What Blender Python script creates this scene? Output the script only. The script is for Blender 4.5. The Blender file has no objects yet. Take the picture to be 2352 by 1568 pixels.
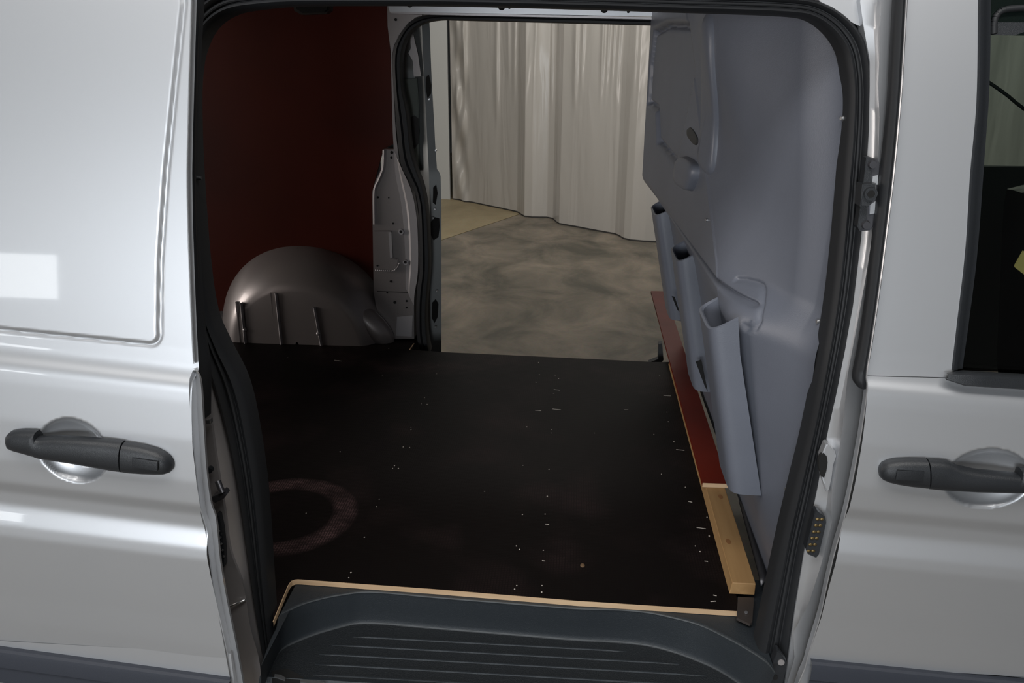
import bpy, bmesh, math, random
import numpy as np
from mathutils import Vector, Matrix
random.seed(7)
S = bpy.context.scene
COL = S.collection
# ------------------------------------------------------------ camera (solved from the photograph)
F, PIT, YAW, ROL = 1901.0648, 0.339256077, 0.072021424, 0.005001805
CAM = np.array([0.603677077, -1.53527944, 1.13807062])
_cy, _sy, _cp, _sp = math.cos(YAW), math.sin(YAW), math.cos(PIT), math.sin(PIT)
FW = np.array([-_sy*_cp, _cy*_cp, -_sp]); _r0 = np.array([_cy, _sy, 0.0]); _u0 = np.cross(_r0, FW)
RT = math.cos(ROL)*_r0 + math.sin(ROL)*_u0; UP = -math.sin(ROL)*_r0 + math.cos(ROL)*_u0
cd = bpy.data.cameras.new('camera'); cam = bpy.data.objects.new('camera', cd); COL.objects.link(cam)
cd.sensor_width = 36.0; cd.lens = 36.0*F/2352.0; cd.clip_start = 0.05; cd.clip_end = 100
M = Matrix(((RT[0], UP[0], -FW[0], CAM[0]), (RT[1], UP[1], -FW[1], CAM[1]), (RT[2], UP[2], -FW[2], CAM[2]), (0, 0, 0, 1)))
cam.matrix_world = M
S.camera = cam
# ------------------------------------------------------------ world, lights, exposure
w = bpy.data.worlds.new('hall_air'); S.world = w; w.use_nodes = True
w.node_tree.nodes['Background'].inputs[0].default_value = (0.80, 0.88, 1.0, 1)
w.node_tree.nodes['Background'].inputs[1].default_value = 0.25
def area(name, loc, target, sx, sy, power, color=(1, 1, 1)):
    l = bpy.data.lights.new(name, 'AREA'); l.shape = 'RECTANGLE'; l.size = sx; l.size_y = sy
    l.energy = power; l.color = color
    o = bpy.data.objects.new(name, l); COL.objects.link(o)
    o.location = loc
    d = Vector(target) - Vector(loc)
    o.rotation_euler = d.to_track_quat('-Z', 'Y').to_euler()
    return o
area('daylight_gate', (-0.6, -5.9, 0.75), (0.2, 0, 0.4), 3.0, 1.3, 172, (0.90, 0.95, 1.0))
area('ceiling_lamp_front', (0.3, -2.2, 3.9), (0.3, -1.2, 0.0), 4.6, 1.2, 160, (1.0, 0.98, 0.95))
area('ceiling_lamp_back', (0.6, 5.0, 4.0), (0.4, 7.0, 0.3), 3.0, 1.5, 132, (1.0, 0.985, 0.95))
area('rear_doors_light', (-4.6, 0.4, 1.0), (0.0, 1.2, 0.1), 1.6, 1.4, 76, (1.0, 0.92, 0.86))  # unseen light through the open rear doors, added low behind the van
S.view_settings.view_transform = 'Standard'; S.view_settings.look = 'None'
S.view_settings.exposure = 0.0; S.view_settings.gamma = 1.0; S.view_settings.use_curve_mapping = False

# ------------------------------------------------------------ geometry helpers
def ray(px, py): return FW + RT*(px-1176)/F - UP*(py-784)/F
def at(px, py, ax, v):
    d = ray(px, py); i = 'xyz'.index(ax); return CAM + d*((v-CAM[i])/d[i])
def lean(z):
    t = max(0.0, z-0.60); return 0.13*t + 0.05*t*t
def on(px, py, y0, k=1.0):
    """point seen at px,py on the leaning flank of the body whose belt lies at y0"""
    y = y0
    for _ in range(25):
        p = at(px, py, 'y', y); y = 0.5*y + 0.5*(y0 + k*lean(p[2]))
    return at(px, py, 'y', y)
def catmull(P, m=8):
    P = [np.array(p, float) for p in P]; Q = [2*P[0]-P[1]] + P + [2*P[-1]-P[-2]]; out = []
    for i in range(1, len(Q)-2):
        for j in range(m):
            t = j/m; a, b, c, d = Q[i-1], Q[i], Q[i+1], Q[i+2]
            out.append(0.5*(2*b + (c-a)*t + (2*a-5*b+4*c-d)*t*t + (3*b-a-3*c+d)*t**3))
    out.append(P[-1]); return out
def resample(P, n, smooth=True):
    P = catmull(P) if smooth and len(P) > 2 else [np.array(p, float) for p in P]
    P = np.array(P); s = np.r_[0, np.cumsum(np.linalg.norm(np.diff(P, axis=0), axis=1))]
    t = np.linspace(0, s[-1], n); return np.stack([np.interp(t, s, P[:, i]) for i in range(P.shape[1])], 1)
def sm(a, b, x):
    t = min(1.0, max(0.0, (x-a)/(b-a))); return t*t*(3-2*t)
def mesh_obj(name, verts, faces, mat, parent=None, smooth=True, auto=None):
    me = bpy.data.meshes.new(name); me.from_pydata([tuple(map(float, v)) for v in verts], [], faces); me.update()
    me.validate()
    bm = bmesh.new(); bm.from_mesh(me); bmesh.ops.recalc_face_normals(bm, faces=bm.faces); bm.to_mesh(me); bm.free()
    return finish(name, me, mat, parent, smooth, auto)
def finish(name, me, mat, parent, smooth=True, auto=None):
    o = bpy.data.objects.new(name, me); COL.objects.link(o)
    for m in (mat if isinstance(mat, (list, tuple)) else [mat]): me.materials.append(m)
    for p in me.polygons: p.use_smooth = smooth
    if smooth and auto is not None: me.set_sharp_from_angle(angle=math.radians(auto))
    if parent is not None: o.parent = parent
    return o
def bm_obj(name, bm, mat, parent=None, smooth=False, auto=None):
    bmesh.ops.recalc_face_normals(bm, faces=bm.faces)
    me = bpy.data.meshes.new(name); bm.to_mesh(me); bm.free()
    return finish(name, me, mat, parent, smooth, auto)
def loft(name, curves, mat, parent=None, n=60, smooth=True, auto=40, close=False, res=True, sms=True):
    C = [resample(c, n, sms) for c in curves] if res else [np.array(c) for c in curves]
    n = len(C[0]); V = [p for c in C for p in c]; Fc = []
    m = len(C)
    for i in range(m if close else m-1):
        a = i*n; b = ((i+1) % m)*n
        for j in range(n-1): Fc.append((a+j, a+j+1, b+j+1, b+j))
    return mesh_obj(name, V, Fc, mat, parent, smooth, auto)
def ribbon(name, outer, inner, section, mat, parent=None, n=120, nrm=(0, -1, 0), auto=50, sms=True):
    """sweep a cross section between two edge curves; section = (t across, height along nrm)"""
    O = resample(outer, n, sms); I = resample(inner, n, sms); N = np.array(nrm, float)
    return loft(name, [O + (I-O)*t + N*h for t, h in section], mat, parent, auto=auto, res=False)
def box(bm, c, s, R=None, bev=0.0):
    g = bmesh.ops.create_cube(bm, size=1.0); vs = g['verts']
    for v in vs:
        v.co = Vector((v.co.x*s[0], v.co.y*s[1], v.co.z*s[2]))
    if bev > 0:
        es = list({e for v in vs for e in v.link_edges})
        r = bmesh.ops.bevel(bm, geom=es, offset=bev, segments=2, affect='EDGES', profile=0.7)
        vs = list({v for f in r['faces'] for v in f.verts} | {v for v in vs if v.is_valid})
    for v in vs:
        p = v.co
        if R is not None: p = R @ p
        v.co = p + Vector(c)
    return vs
def box_obj(name, lo, hi, mat, parent=None, bev=0.0):
    bm = bmesh.new(); lo = Vector(lo); hi = Vector(hi)
    box(bm, (lo+hi)/2, hi-lo, None, bev); return bm_obj(name, bm, mat, parent, smooth=False)
def cyl(bm, a, b, r, seg=20, r2=None):
    a = Vector(a); b = Vector(b); d = b-a
    g = bmesh.ops.create_cone(bm, cap_ends=True, segments=seg, radius1=r, radius2=r if r2 is None else r2, depth=d.length)
    q = d.to_track_quat('Z', 'Y').to_matrix()
    for v in g['verts']: v.co = q @ v.co + (a+b)/2
def plate(name, pts, thick, mat, parent=None, bev=0.0, smooth=False):
    """solid plate from an outline, extruded by vector thick"""
    bm = bmesh.new(); vs = [bm.verts.new(tuple(map(float, p))) for p in pts]
    f = bm.faces.new(vs); r = bmesh.ops.extrude_face_region(bm, geom=[f])
    for v in r['geom']:
        if isinstance(v, bmesh.types.BMVert): v.co += Vector(thick)
    if bev > 0:
        top = [v for v in r['geom'] if isinstance(v, bmesh.types.BMFace)]
        bmesh.ops.bevel(bm, geom=list({e for t in [f] for e in t.edges}), offset=bev, segments=2, affect='EDGES')
    bmesh.ops.triangulate(bm, faces=[x for x in bm.faces if len(x.verts) > 4])
    return bm_obj(name, bm, mat, parent, smooth, 40)
def tag(o, label=None, cat=None, group=None, kind=None):
    if label: o['label'] = label
    if cat: o['category'] = cat
    if group: o['group'] = group
    if kind: o['kind'] = kind
    return o
def empty(name, loc):
    o = bpy.data.objects.new(name, None); COL.objects.link(o); o.location = loc; o.empty_display_size = 0.2; return o
def adopt(child, parent):
    pass
def P(root):  # parenting helper: geometry is modelled in world space, roots sit at their bases
    return root
def solid(o, t, off=0.0):
    m = o.modifiers.new('thickness', 'SOLIDIFY'); m.thickness = t; m.offset = off; return o

# ------------------------------------------------------------ materials
def mat(name, color, rough=0.5, metal=0.0, coat=0.0, spec=0.5, noise=None, bump=None, coatr=0.05):
    m = bpy.data.materials.new(name); m.use_nodes = True; nt = m.node_tree; b = nt.nodes['Principled BSDF']
    b.inputs['Base Color'].default_value = (*color, 1); b.inputs['Roughness'].default_value = rough
    b.inputs['Metallic'].default_value = metal; b.inputs['Coat Weight'].default_value = coat
    b.inputs['Coat Roughness'].default_value = coatr; b.inputs['Specular IOR Level'].default_value = spec
    tc = nt.nodes.new('ShaderNodeTexCoord')
    if noise:
        sc, amt, det = noise
        n = nt.nodes.new('ShaderNodeTexNoise'); n.inputs['Scale'].default_value = sc; n.inputs['Detail'].default_value = det
        r = nt.nodes.new('ShaderNodeValToRGB'); r.color_ramp.elements[0].position = 0.3; r.color_ramp.elements[1].position = 0.7
        r.color_ramp.elements[0].color = (*[c*(1-amt) for c in color], 1)
        r.color_ramp.elements[1].color = (*[min(1, c*(1+amt)) for c in color], 1)
        nt.links.new(tc.outputs['Object'], n.inputs['Vector']); nt.links.new(n.outputs['Fac'], r.inputs['Fac'])
        nt.links.new(r.outputs['Color'], b.inputs['Base Color'])
    if bump:
        sc, st = bump
        n2 = nt.nodes.new('ShaderNodeTexNoise'); n2.inputs['Scale'].default_value = sc; n2.inputs['Detail'].default_value = 3
        bp = nt.nodes.new('ShaderNodeBump'); bp.inputs['Strength'].default_value = st; bp.inputs['Distance'].default_value = 0.002
        nt.links.new(tc.outputs['Object'], n2.inputs['Vector']); nt.links.new(n2.outputs['Fac'], bp.inputs['Height'])
        nt.links.new(bp.outputs['Normal'], b.inputs['Normal'])
    return m
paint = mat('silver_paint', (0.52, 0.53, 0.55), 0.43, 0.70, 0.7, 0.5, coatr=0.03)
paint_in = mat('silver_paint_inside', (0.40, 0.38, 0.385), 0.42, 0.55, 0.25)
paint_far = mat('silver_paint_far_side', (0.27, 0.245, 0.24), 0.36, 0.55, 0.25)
black_pl = mat('black_plastic', (0.015, 0.017, 0.020), 0.42, 0, 0, 0.5, bump=(900, 0.25))
rubber = mat('black_rubber', (0.015, 0.016, 0.018), 0.55, 0, 0, 0.35)
strip_mat = mat('grey_rub_strip', (0.030, 0.034, 0.045), 0.55, 0, 0, 0.35, bump=(900, 0.2))
step_mat = mat('step_plastic', (0.018, 0.023, 0.028), 0.48, 0, 0, 0.55, bump=(700, 0.5))
step_mat2 = mat('step_plastic_grained', (0.011, 0.014, 0.017), 0.6, 0, 0, 0.4, bump=(500, 1.0))
bulk_mat = mat('blue_grey_plastic', (0.114, 0.124, 0.152), 0.42, 0, 0.0, 0.5, noise=(9, 0.04, 3), bump=(500, 0.15))
red_mat = mat('red_film_plywood', (0.050, 0.0060, 0.0022), 0.45, 0, 0.0, 0.18, noise=(2.2, 0.22, 4))
red_bright = mat('red_film_strip', (0.12, 0.009, 0.002), 0.5, 0, 0.0, 0.2, noise=(5, 0.15, 3))
metal_dark = mat('dark_steel', (0.10, 0.10, 0.11), 0.4, 0.8)
metal_lt = mat('bare_steel', (0.55, 0.55, 0.56), 0.3, 0.9)
black_hole = mat('dark_opening', (0.004, 0.004, 0.004), 0.9)
gold = mat('brass_contact', (0.16, 0.115, 0.05), 0.4, 0.8)
white_mat = mat('white_panel', (0.55, 0.55, 0.54), 0.5)
yellow_mat = mat('yellow_card', (1.0, 0.62, 0.24), 0.6)
dark_body = mat('dark_liner', (0.02, 0.018, 0.018), 0.7)
def wood(name, c1, c2, axis=1, sc=1.0):
    m = bpy.data.materials.new(name); m.use_nodes = True; nt = m.node_tree; b = nt.nodes['Principled BSDF']
    tc = nt.nodes.new('ShaderNodeTexCoord'); mp = nt.nodes.new('ShaderNodeMapping')
    s = [40*sc, 40*sc, 40*sc]; s[axis] = 2*sc; mp.inputs['Scale'].default_value = s
    n = nt.nodes.new('ShaderNodeTexNoise'); n.inputs['Scale'].default_value = 1; n.inputs['Detail'].default_value = 5
    r = nt.nodes.new('ShaderNodeValToRGB'); r.color_ramp.elements[0].position = 0.3; r.color_ramp.elements[1].position = 0.72
    r.color_ramp.elements[0].color = (*c1, 1); r.color_ramp.elements[1].color = (*c2, 1)
    nt.links.new(tc.outputs['Object'], mp.inputs['Vector']); nt.links.new(mp.outputs['Vector'], n.inputs['Vector'])
    nt.links.new(n.outputs['Fac'], r.inputs['Fac']); nt.links.new(r.outputs['Color'], b.inputs['Base Color'])
    b.inputs['Roughness'].default_value = 0.6
    return m
pine = wood('pine_wood', (0.26, 0.145, 0.055), (0.35, 0.21, 0.088))
ply_edge = wood('plywood_cut_edge', (0.44, 0.29, 0.165), (0.60, 0.43, 0.27), axis=0)
# load floor: dark phenolic film with a worn ring where a tyre lay, hexagon grip print showing in the wear
def floor_material():
    m = bpy.data.materials.new('dark_film_plywood'); m.use_nodes = True; nt = m.node_tree; b = nt.nodes['Principled BSDF']
    L = nt.links.new
    def N(t, **k):
        n = nt.nodes.new(t)
        for a, v in k.items(): setattr(n, a, v)
        return n
    def math_(op, a, bb=None):
        n = N('ShaderNodeMath', operation=op)
        for i, x in enumerate((a, bb)):
            if x is None: continue
            if isinstance(x, (int, float)): n.inputs[i].default_value = x
            else: L(x, n.inputs[i])
        return n.outputs[0]
    tc = N('ShaderNodeTexCoord'); sep = N('ShaderNodeSeparateXYZ'); L(tc.outputs['Object'], sep.inputs[0])
    x, y = sep.outputs[0], sep.outputs[1]
    def ring(cx, cy, r0, r1, soft, sx=1.0):
        dx = math_('MULTIPLY', math_('SUBTRACT', x, cx), sx); dy = math_('SUBTRACT', y, cy)
        d = math_('SQRT', math_('ADD', math_('MULTIPLY', dx, dx), math_('MULTIPLY', dy, dy)))
        mid = (r0+r1)/2; h = (r1-r0)/2
        a = math_('ABSOLUTE', math_('SUBTRACT', d, mid))
        n = N('ShaderNodeMapRange'); n.inputs['From Min'].default_value = h-soft; n.inputs['From Max'].default_value = h+soft
        n.inputs['To Min'].default_value = 1; n.inputs['To Max'].default_value = 0; L(a, n.inputs['Value']); return n.outputs[0]
    n1 = N('ShaderNodeTexNoise'); n1.inputs['Scale'].default_value = 3.5; n1.inputs['Detail'].default_value = 6; L(tc.outputs['Object'], n1.inputs['Vector'])
    pat = N('ShaderNodeMapRange'); pat.inputs['From Min'].default_value = 0.5; pat.inputs['From Max'].default_value = 0.8; L(n1.outputs['Fac'], pat.inputs['Value'])
    wear = math_('MAXIMUM', math_('MULTIPLY', ring(-0.12, 0.287, 0.134, 0.186, 0.010), 1.25), math_('MULTIPLY', ring(0.02, 1.50, 0.10, 0.2, 0.04, 0.45), 0.35))
    wear = math_('MAXIMUM', wear, math_('MULTIPLY', ring(0.60, 0.16, 0.0, 0.04, 0.05), 0.35))
    n3 = N('ShaderNodeTexNoise'); n3.inputs['Scale'].default_value = 14; n3.inputs['Detail'].default_value = 5; L(tc.outputs['Object'], n3.inputs['Vector'])
    p3 = N('ShaderNodeMapRange'); p3.inputs['From Min'].default_value = 0.36; p3.inputs['From Max'].default_value = 0.62; p3.inputs['To Min'].default_value = 0.25; L(n3.outputs['Fac'], p3.inputs['Value'])
    wear = math_('MULTIPLY', math_('MULTIPLY', wear, math_('ADD', 0.35, n1.outputs['Fac'])), p3.outputs[0])
    wear = math_('MAXIMUM', wear, math_('MULTIPLY', pat.outputs[0], 0.30))
    vo = N('ShaderNodeTexVoronoi'); vo.feature = 'DISTANCE_TO_EDGE'; vo.inputs['Scale'].default_value = 150; vo.inputs['Randomness'].default_value = 0.25
    L(tc.outputs['Object'], vo.inputs['Vector'])
    hx = N('ShaderNodeMapRange'); hx.inputs['From Min'].default_value = 0.05; hx.inputs['From Max'].default_value = 0.30
    hx.inputs['To Min'].default_value = 0.12; hx.inputs['To Max'].default_value = 1.0; L(vo.outputs['Distance'], hx.inputs['Value'])
    fac = math_('MULTIPLY', wear, hx.outputs[0])
    mix = N('ShaderNodeMix', data_type='RGBA'); mix.inputs['A'].default_value = (0.0035, 0.0022, 0.0020, 1); mix.inputs['B'].default_value = (0.085, 0.050, 0.050, 1)
    L(fac, mix.inputs['Factor']); L(mix.outputs['Result'], b.inputs['Base Color'])
    b.inputs['Roughness'].default_value = 0.62; b.inputs['Specular IOR Level'].default_value = 0.10
    bp = N('ShaderNodeBump'); bp.inputs['Strength'].default_value = 0.15; bp.inputs['Distance'].default_value = 0.001
    L(hx.outputs[0], bp.inputs['Height']); L(bp.outputs['Normal'], b.inputs['Normal'])
    return m
ply_film = floor_material()
def concrete(name, c1, c2, c3):
    m = bpy.data.materials.new(name); m.use_nodes = True; nt = m.node_tree; b = nt.nodes['Principled BSDF']; L = nt.links.new
    tc = nt.nodes.new('ShaderNodeTexCoord'); mp = nt.nodes.new('ShaderNodeMapping'); mp.inputs['Scale'].default_value = (1.0, 0.75, 1)
    mp.inputs['Rotation'].default_value = (0, 0, 0.5)
    L(tc.outputs['Object'], mp.inputs['Vector'])
    a = nt.nodes.new('ShaderNodeTexNoise'); a.inputs['Scale'].default_value = 2.3; a.inputs['Detail'].default_value = 10; a.inputs['Roughness'].default_value = 0.62
    a.inputs['Distortion'].default_value = 0.5; L(mp.outputs['Vector'], a.inputs['Vector'])
    r = nt.nodes.new('ShaderNodeValToRGB'); e = r.color_ramp.elements; e[0].position = 0.36; e[0].color = (*c1, 1); e[1].position = 0.66; e[1].color = (*c3, 1)
    k = e.new(0.5); k.color = (*c2, 1); L(a.outputs['Fac'], r.inputs['Fac'])
    f = nt.nodes.new('ShaderNodeTexNoise'); f.inputs['Scale'].default_value = 60; f.inputs['Detail'].default_value = 4; L(tc.outputs['Object'], f.inputs['Vector'])
    mx = nt.nodes.new('ShaderNodeMix'); mx.data_type = 'RGBA'; mx.blend_type = 'MULTIPLY'; mx.inputs['Factor'].default_value = 0.35
    L(r.outputs['Color'], mx.inputs['A']); L(f.outputs['Color'], mx.inputs['B']); L(mx.outputs['Result'], b.inputs['Base Color'])
    b.inputs['Roughness'].default_value = 0.55; b.inputs['Specular IOR Level'].default_value = 0.35
    return m
conc = concrete('stained_concrete', (0.080, 0.072, 0.055), (0.150, 0.128, 0.098), (0.23, 0.19, 0.145))
conc_y = concrete('sandy_concrete', (0.23, 0.18, 0.105), (0.27, 0.215, 0.125), (0.31, 0.25, 0.15))
def curtain_material():
    m = bpy.data.materials.new('plastic_sheet'); m.use_nodes = True; nt = m.node_tree; b = nt.nodes['Principled BSDF']; L = nt.links.new
    b.inputs['Base Color'].default_value = (0.42, 0.395, 0.36, 1); b.inputs['Roughness'].default_value = 0.24; b.inputs['Specular IOR Level'].default_value = 0.55
    tc = nt.nodes.new('ShaderNodeTexCoord'); mp = nt.nodes.new('ShaderNodeMapping'); mp.inputs['Scale'].default_value = (2.2, 2.2, 0.45)
    L(tc.outputs['Object'], mp.inputs['Vector'])
    n = nt.nodes.new('ShaderNodeTexNoise'); n.inputs['Scale'].default_value = 2.0; n.inputs['Detail'].default_value = 2.5; n.inputs['Distortion'].default_value = 0.6
    L(mp.outputs['Vector'], n.inputs['Vector'])
    bp = nt.nodes.new('ShaderNodeBump'); bp.inputs['Strength'].default_value = 0.35; bp.inputs['Distance'].default_value = 0.06
    L(n.outputs['Fac'], bp.inputs['Height']); L(bp.outputs['Normal'], b.inputs['Normal'])
    return m
curt_mat = curtain_material()
def glass_material():
    m = bpy.data.materials.new('green_tinted_glass'); m.use_nodes = True; nt = m.node_tree; b = nt.nodes['Principled BSDF']
    tr = nt.nodes.new('ShaderNodeBsdfTransparent'); tr.inputs[0].default_value = (0.50, 0.61, 0.55, 1)
    gb = nt.nodes.new('ShaderNodeBsdfGlossy'); gb.inputs['Roughness'].default_value = 0.02
    fr = nt.nodes.new('ShaderNodeFresnel'); fr.inputs[0].default_value = 1.45; mx = nt.nodes.new('ShaderNodeMixShader')
    nt.links.new(fr.outputs[0], mx.inputs[0]); nt.links.new(tr.outputs[0], mx.inputs[1]); nt.links.new(gb.outputs[0], mx.inputs[2])
    nt.links.new(mx.outputs[0], nt.nodes['Material Output'].inputs[0]); return m
    b.inputs['Base Color'].default_value = (0.42, 0.60, 0.52, 1); b.inputs['Roughness'].default_value = 0.0
    b.inputs['Transmission Weight'].default_value = 1.0; b.inputs['IOR'].default_value = 1.0 + 0.45
    b.inputs['Alpha'].default_value = 1.0
    return m
glass = glass_material()

# ------------------------------------------------------------ the hall
GZ = -0.56
def slab(name, pts, m, parent):
    return plate(name, [(x, y, GZ) for x, y in pts], (0, 0, -0.10), m, parent)
ground = box_obj('floor', (-9, -6.5, GZ-0.2), (9, 13, GZ-0.02), mat('joint_filler', (0.05, 0.042, 0.035), 0.9)); tag(ground, kind='structure')
ja, jb = np.array([-0.615, 6.091]), np.array([0.017, 7.429]); jd = (jb-ja)/np.linalg.norm(jb-ja); jn = np.array([-jd[1], jd[0]])
g = 0.008
pa, pb = ja - jd*14, ja + jd*9
def clipq(p): return (float(p[0]), float(p[1]))
s1 = slab('slab', [clipq(pa - jn*g), (9, -6.5), (9, 13), clipq(pb - jn*g)] if False else [(-6.55+g, -6.48), (8.98, -6.48), (8.98, 12.98), (2.655+g, 12.98)], conc, ground)
s2 = slab('slab', [(-8.98, -6.48), (-6.55-g, -6.48), (2.655-g, 12.98), (-8.98, 12.98)], conc_y, ground)
tag(s1, 'grey brown stained concrete slab'); tag(s2, 'sandy yellow concrete slab')
wallm = mat('hall_wall', (0.40, 0.42, 0.44), 0.8)
for nm, lo, hi in (('wall_back', (-9, 13, GZ-0.1), (9, 13.1, 4.4)), ('wall_front', (-9, -6.6, GZ-0.1), (9, -6.5, 4.4)),
                   ('wall_left', (-9.1, -6.5, GZ-0.1), (-9, 13, 4.4)), ('wall_right', (9, -6.5, GZ-0.1), (9.1, 13, 4.4)),
                   ('ceiling', (-9.1, -6.6, 4.4), (9.1, 13.1, 4.5))):
    tag(box_obj(nm, lo, hi, wallm), kind='structure')
# window behind the photographer (its reflection shows on the sliding door)
em = bpy.data.materials.new('daylit_window'); em.use_nodes = True
eb = em.node_tree.nodes['Principled BSDF']; eb.inputs['Emission Color'].default_value = (0.95, 0.98, 1, 1); eb.inputs['Emission Strength'].default_value = 9.0
win = tag(box_obj('window_1', (-6.0, -6.49, 0.62), (-4.05, -6.47, 1.12), em), kind='structure')

# plastic curtain
cb = [(1040, 458), (1090, 467), (1150, 479), (1188, 488), (1194, 492), (1204, 498), (1222, 500), (1256, 500), (1270, 503), (1277, 510), (1284, 515),
      (1310, 520), (1360, 529), (1412, 538), (1421, 542), (1432, 549), (1448, 553), (1480, 556), (1505, 557)]
base = [at(x, y, 'z', GZ) for x, y in cb]
e = base[-1].copy()
seq = [(0.45, -0.10), (0.10, -0.22), (0.40, 0.0), (0.10, -0.22), (0.6, -0.12), (0.1, -0.2), (0.5, 0.0), (0.1, -0.25), (0.6, -0.1), (0.1, -0.2), (0.5, 0), (0.1, -.2), (0.6, -.1)]
for dx, dy in seq:
    e = e + np.array([dx, dy*0.5, 0]); base.append(e.copy())
base2 = resample(base, 1000, False)
pxb = []
for q in base2:
    dq = q-CAM; pxb.append(1176 + F*float(dq @ RT)/float(dq @ FW))
pxb = np.array(pxb)
RDG = [(1056, 5, .3, .035), (1070, 4, .6, .05), (1143, 5, .7, .05), (1166, 4, 1.0, .02), (1181, 4, .9, .04), (1226, 4, .9, .03), (1262, 3, .8, .03), (1312, 5, .9, .05), (1326, 4, 1.0, .04), (1366, 4, .9, .035), (1378, 3, 1., .03), (1390, 3, 1., .03), (1402, 4, .9, .035), (1436, 4, .8, .02)]
zs = np.linspace(GZ+0.015, 4.25, 70); rows = []
rng = np.random.RandomState(3)
for i, z in enumerate(zs):
    t = (z-GZ)/4.8; r = base2.copy(); r[:, 2] = z
    s = np.arange(len(r))
    amp = 0.001 + 0.010*t
    r[:, 1] += amp*np.sin(s*0.14 + 0.5*math.sin(3*t)) * (0.4+0.6*np.sin(s*0.021+1.0)**2) + 0.008*np.sin(s*0.05 + 5*t)
    for pc, pw, z0, am in RDG: r[:, 1] -= am*np.exp(-((pxb-pc + 1.5*math.sin(z*2+pc))/pw)**2)*sm(z0-.45, z0+.35, z)*(0.75+0.25*math.sin(z*4+pc))
    edge = np.exp(-((pxb-1060)/14.0)**2)
    r[:, 1] += edge*(0.035*np.sin(z*7 + pxb*0.12) + 0.025*np.sin(z*13 - pxb*.2))
    rows.append(r)
cr = empty('plastic_curtain', tuple(base[8])); cr.location = (0, 0, 0)
cur = loft('sheet', rows, curt_mat, cr, auto=180, res=False)
hem = []
for r_, zz in ((rows[0], GZ+0.015), (rows[0], GZ+0.002)):
    q = r_.copy(); q[:, 2] = zz; q[:, 1] -= 0.004; hem.append(q)
loft('hem', hem, mat('hem_tape', (0.03, 0.028, 0.026), 0.7), cr, res=False)
bm = bmesh.new(); cyl(bm, tuple(rows[-1][0]+np.array([0, 0, .03])), tuple(rows[-1][-1]+np.array([0, 0, .03])), 0.03, 12); bm_obj('curtain_rail', bm, metal_dark, cr)
tag(cr, 'greyish white plastic sheet curtain hanging in wide folds behind the van', 'curtain')
# white panel left of the curtain
pl0 = at(985, 452, 'z', GZ); pr0 = at(1034, 458, 'z', GZ)
wp = plate('white_panel', [(pl0[0]-1.6, pl0[1]+0.35, GZ), (pr0[0], pr0[1], GZ), (pr0[0], pr0[1], 3.6), (pl0[0]-1.6, pl0[1]+0.35, 3.6)], (0, 0.06, 0), mat('white_board', (0.42, 0.42, 0.40), 0.55))
tag(wp, 'plain off-white wall board standing left of the plastic curtain', 'panel')

# ------------------------------------------------------------ the van
van = empty('van', (0, 0, 0))
tag(van, 'silver cargo van seen from the side with both sliding doors open', 'van')

def skin(name, rows_, yfun, m, parent, nx):
    """rows_: list of (z, xl, xr)"""
    V = []; Fc = []
    for z, xl, xr in rows_:
        for j in range(nx+1):
            x = xl + (xr-xl)*j/nx; V.append((x, yfun(x, z), z))
    for i in range(len(rows_)-1):
        for j in range(nx):
            a = i*(nx+1)+j; Fc.append((a, a+1, a+nx+2, a+nx+1))
    return V, Fc
PZ = [-0.14, 0.00, 0.06, 0.12, 0.20, 0.262, 0.285, 0.312, 0.322, 0.350, 0.372, 0.42, 0.50, 0.570, 0.592, 0.602, 0.613, 0.625, 0.66]
PD = [0.020, 0.004, 0.0, -0.003, -0.008, -0.012, -0.010, -0.001, 0.001, -0.001, -0.008, -0.011, -0.009, -0.003, 0.000, 0.004, 0.010, 0.013, 0.014]
def prof(zf):
    if zf > 0.64: return 0.0135 + lean(zf) 
    return float(np.interp(zf, PZ, PD)) + lean(zf)
zz_ = np.linspace(-0.14, 0.66, 801); dd_ = np.interp(zz_, PZ, PD)
kk = np.hanning(21); kk /= kk.sum(); dd_s = np.convolve(np.pad(dd_, 10, mode='edge'), kk, 'valid')
def prof(zf):
    base_ = 0.014 if zf > 0.655 else float(np.interp(zf, zz_, dd_s)); return base_ + lean(zf)
def bowl(x, z, cx, cz, rx, rz, depth):
    r2 = ((x-cx)/rx)**2 + ((z-cz)/rz)**2
    if r2 >= 1.0: return 0.0
    return depth*(1-r2)**0.55
# ---- near sliding door (slid back, outboard of the body)
YS = -0.285
def slope_s(x): return 0.085*(x+0.03)
def y_slide(x, z):
    y = YS + prof(z + slope_s(x))
    # recessed blank window field
    zl = z + 0.075*(x+0.09)
    xe = float(np.interp(z, [0.69, 0.81, 0.95, 1.2], [-0.083, -0.073, -0.054, -0.013]))
    R_ = 0.022
    dx = min(xe - x, x + 0.93); dz = zl - 0.662
    if dx > -0.01 and dz > -0.01:
        if dx < R_ and dz < R_: d = R_ - math.hypot(R_-dx, R_-dz)
        else: d = min(dx, dz)
        y += -0.0035*sm(0, 0.006, d) + 0.004*math.exp(-((d-0.001)/0.0025)**2)
    else:
        d = min(dx, dz); y += 0.004*math.exp(-((d-0.001)/0.0025)**2) if d > -0.01 else 0
    y += bowl(x, z, -0.254, 0.4725, 0.063, 0.061, 0.024)
    return y
edge_px = [(440, -60), (440, 0), (437, 100), (433, 250), (430, 400), (432, 520), (436, 640), (441, 760), (445, 835), (447, 855), (438, 880), (441, 962), (446, 1030), (454, 1094), (464, 1182), (476, 1231), (479, 1270), (493, 1354), (513, 1461), (530, 1553), (538, 1600)]
E3 = [on(x, y, YS-0.004) for x, y in edge_px]
ez = np.array([p[2] for p in E3])[::-1]; ex = np.array([p[0] for p in E3])[::-1]
def xr_s(z): return float(np.interp(z, ez, ex))
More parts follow.
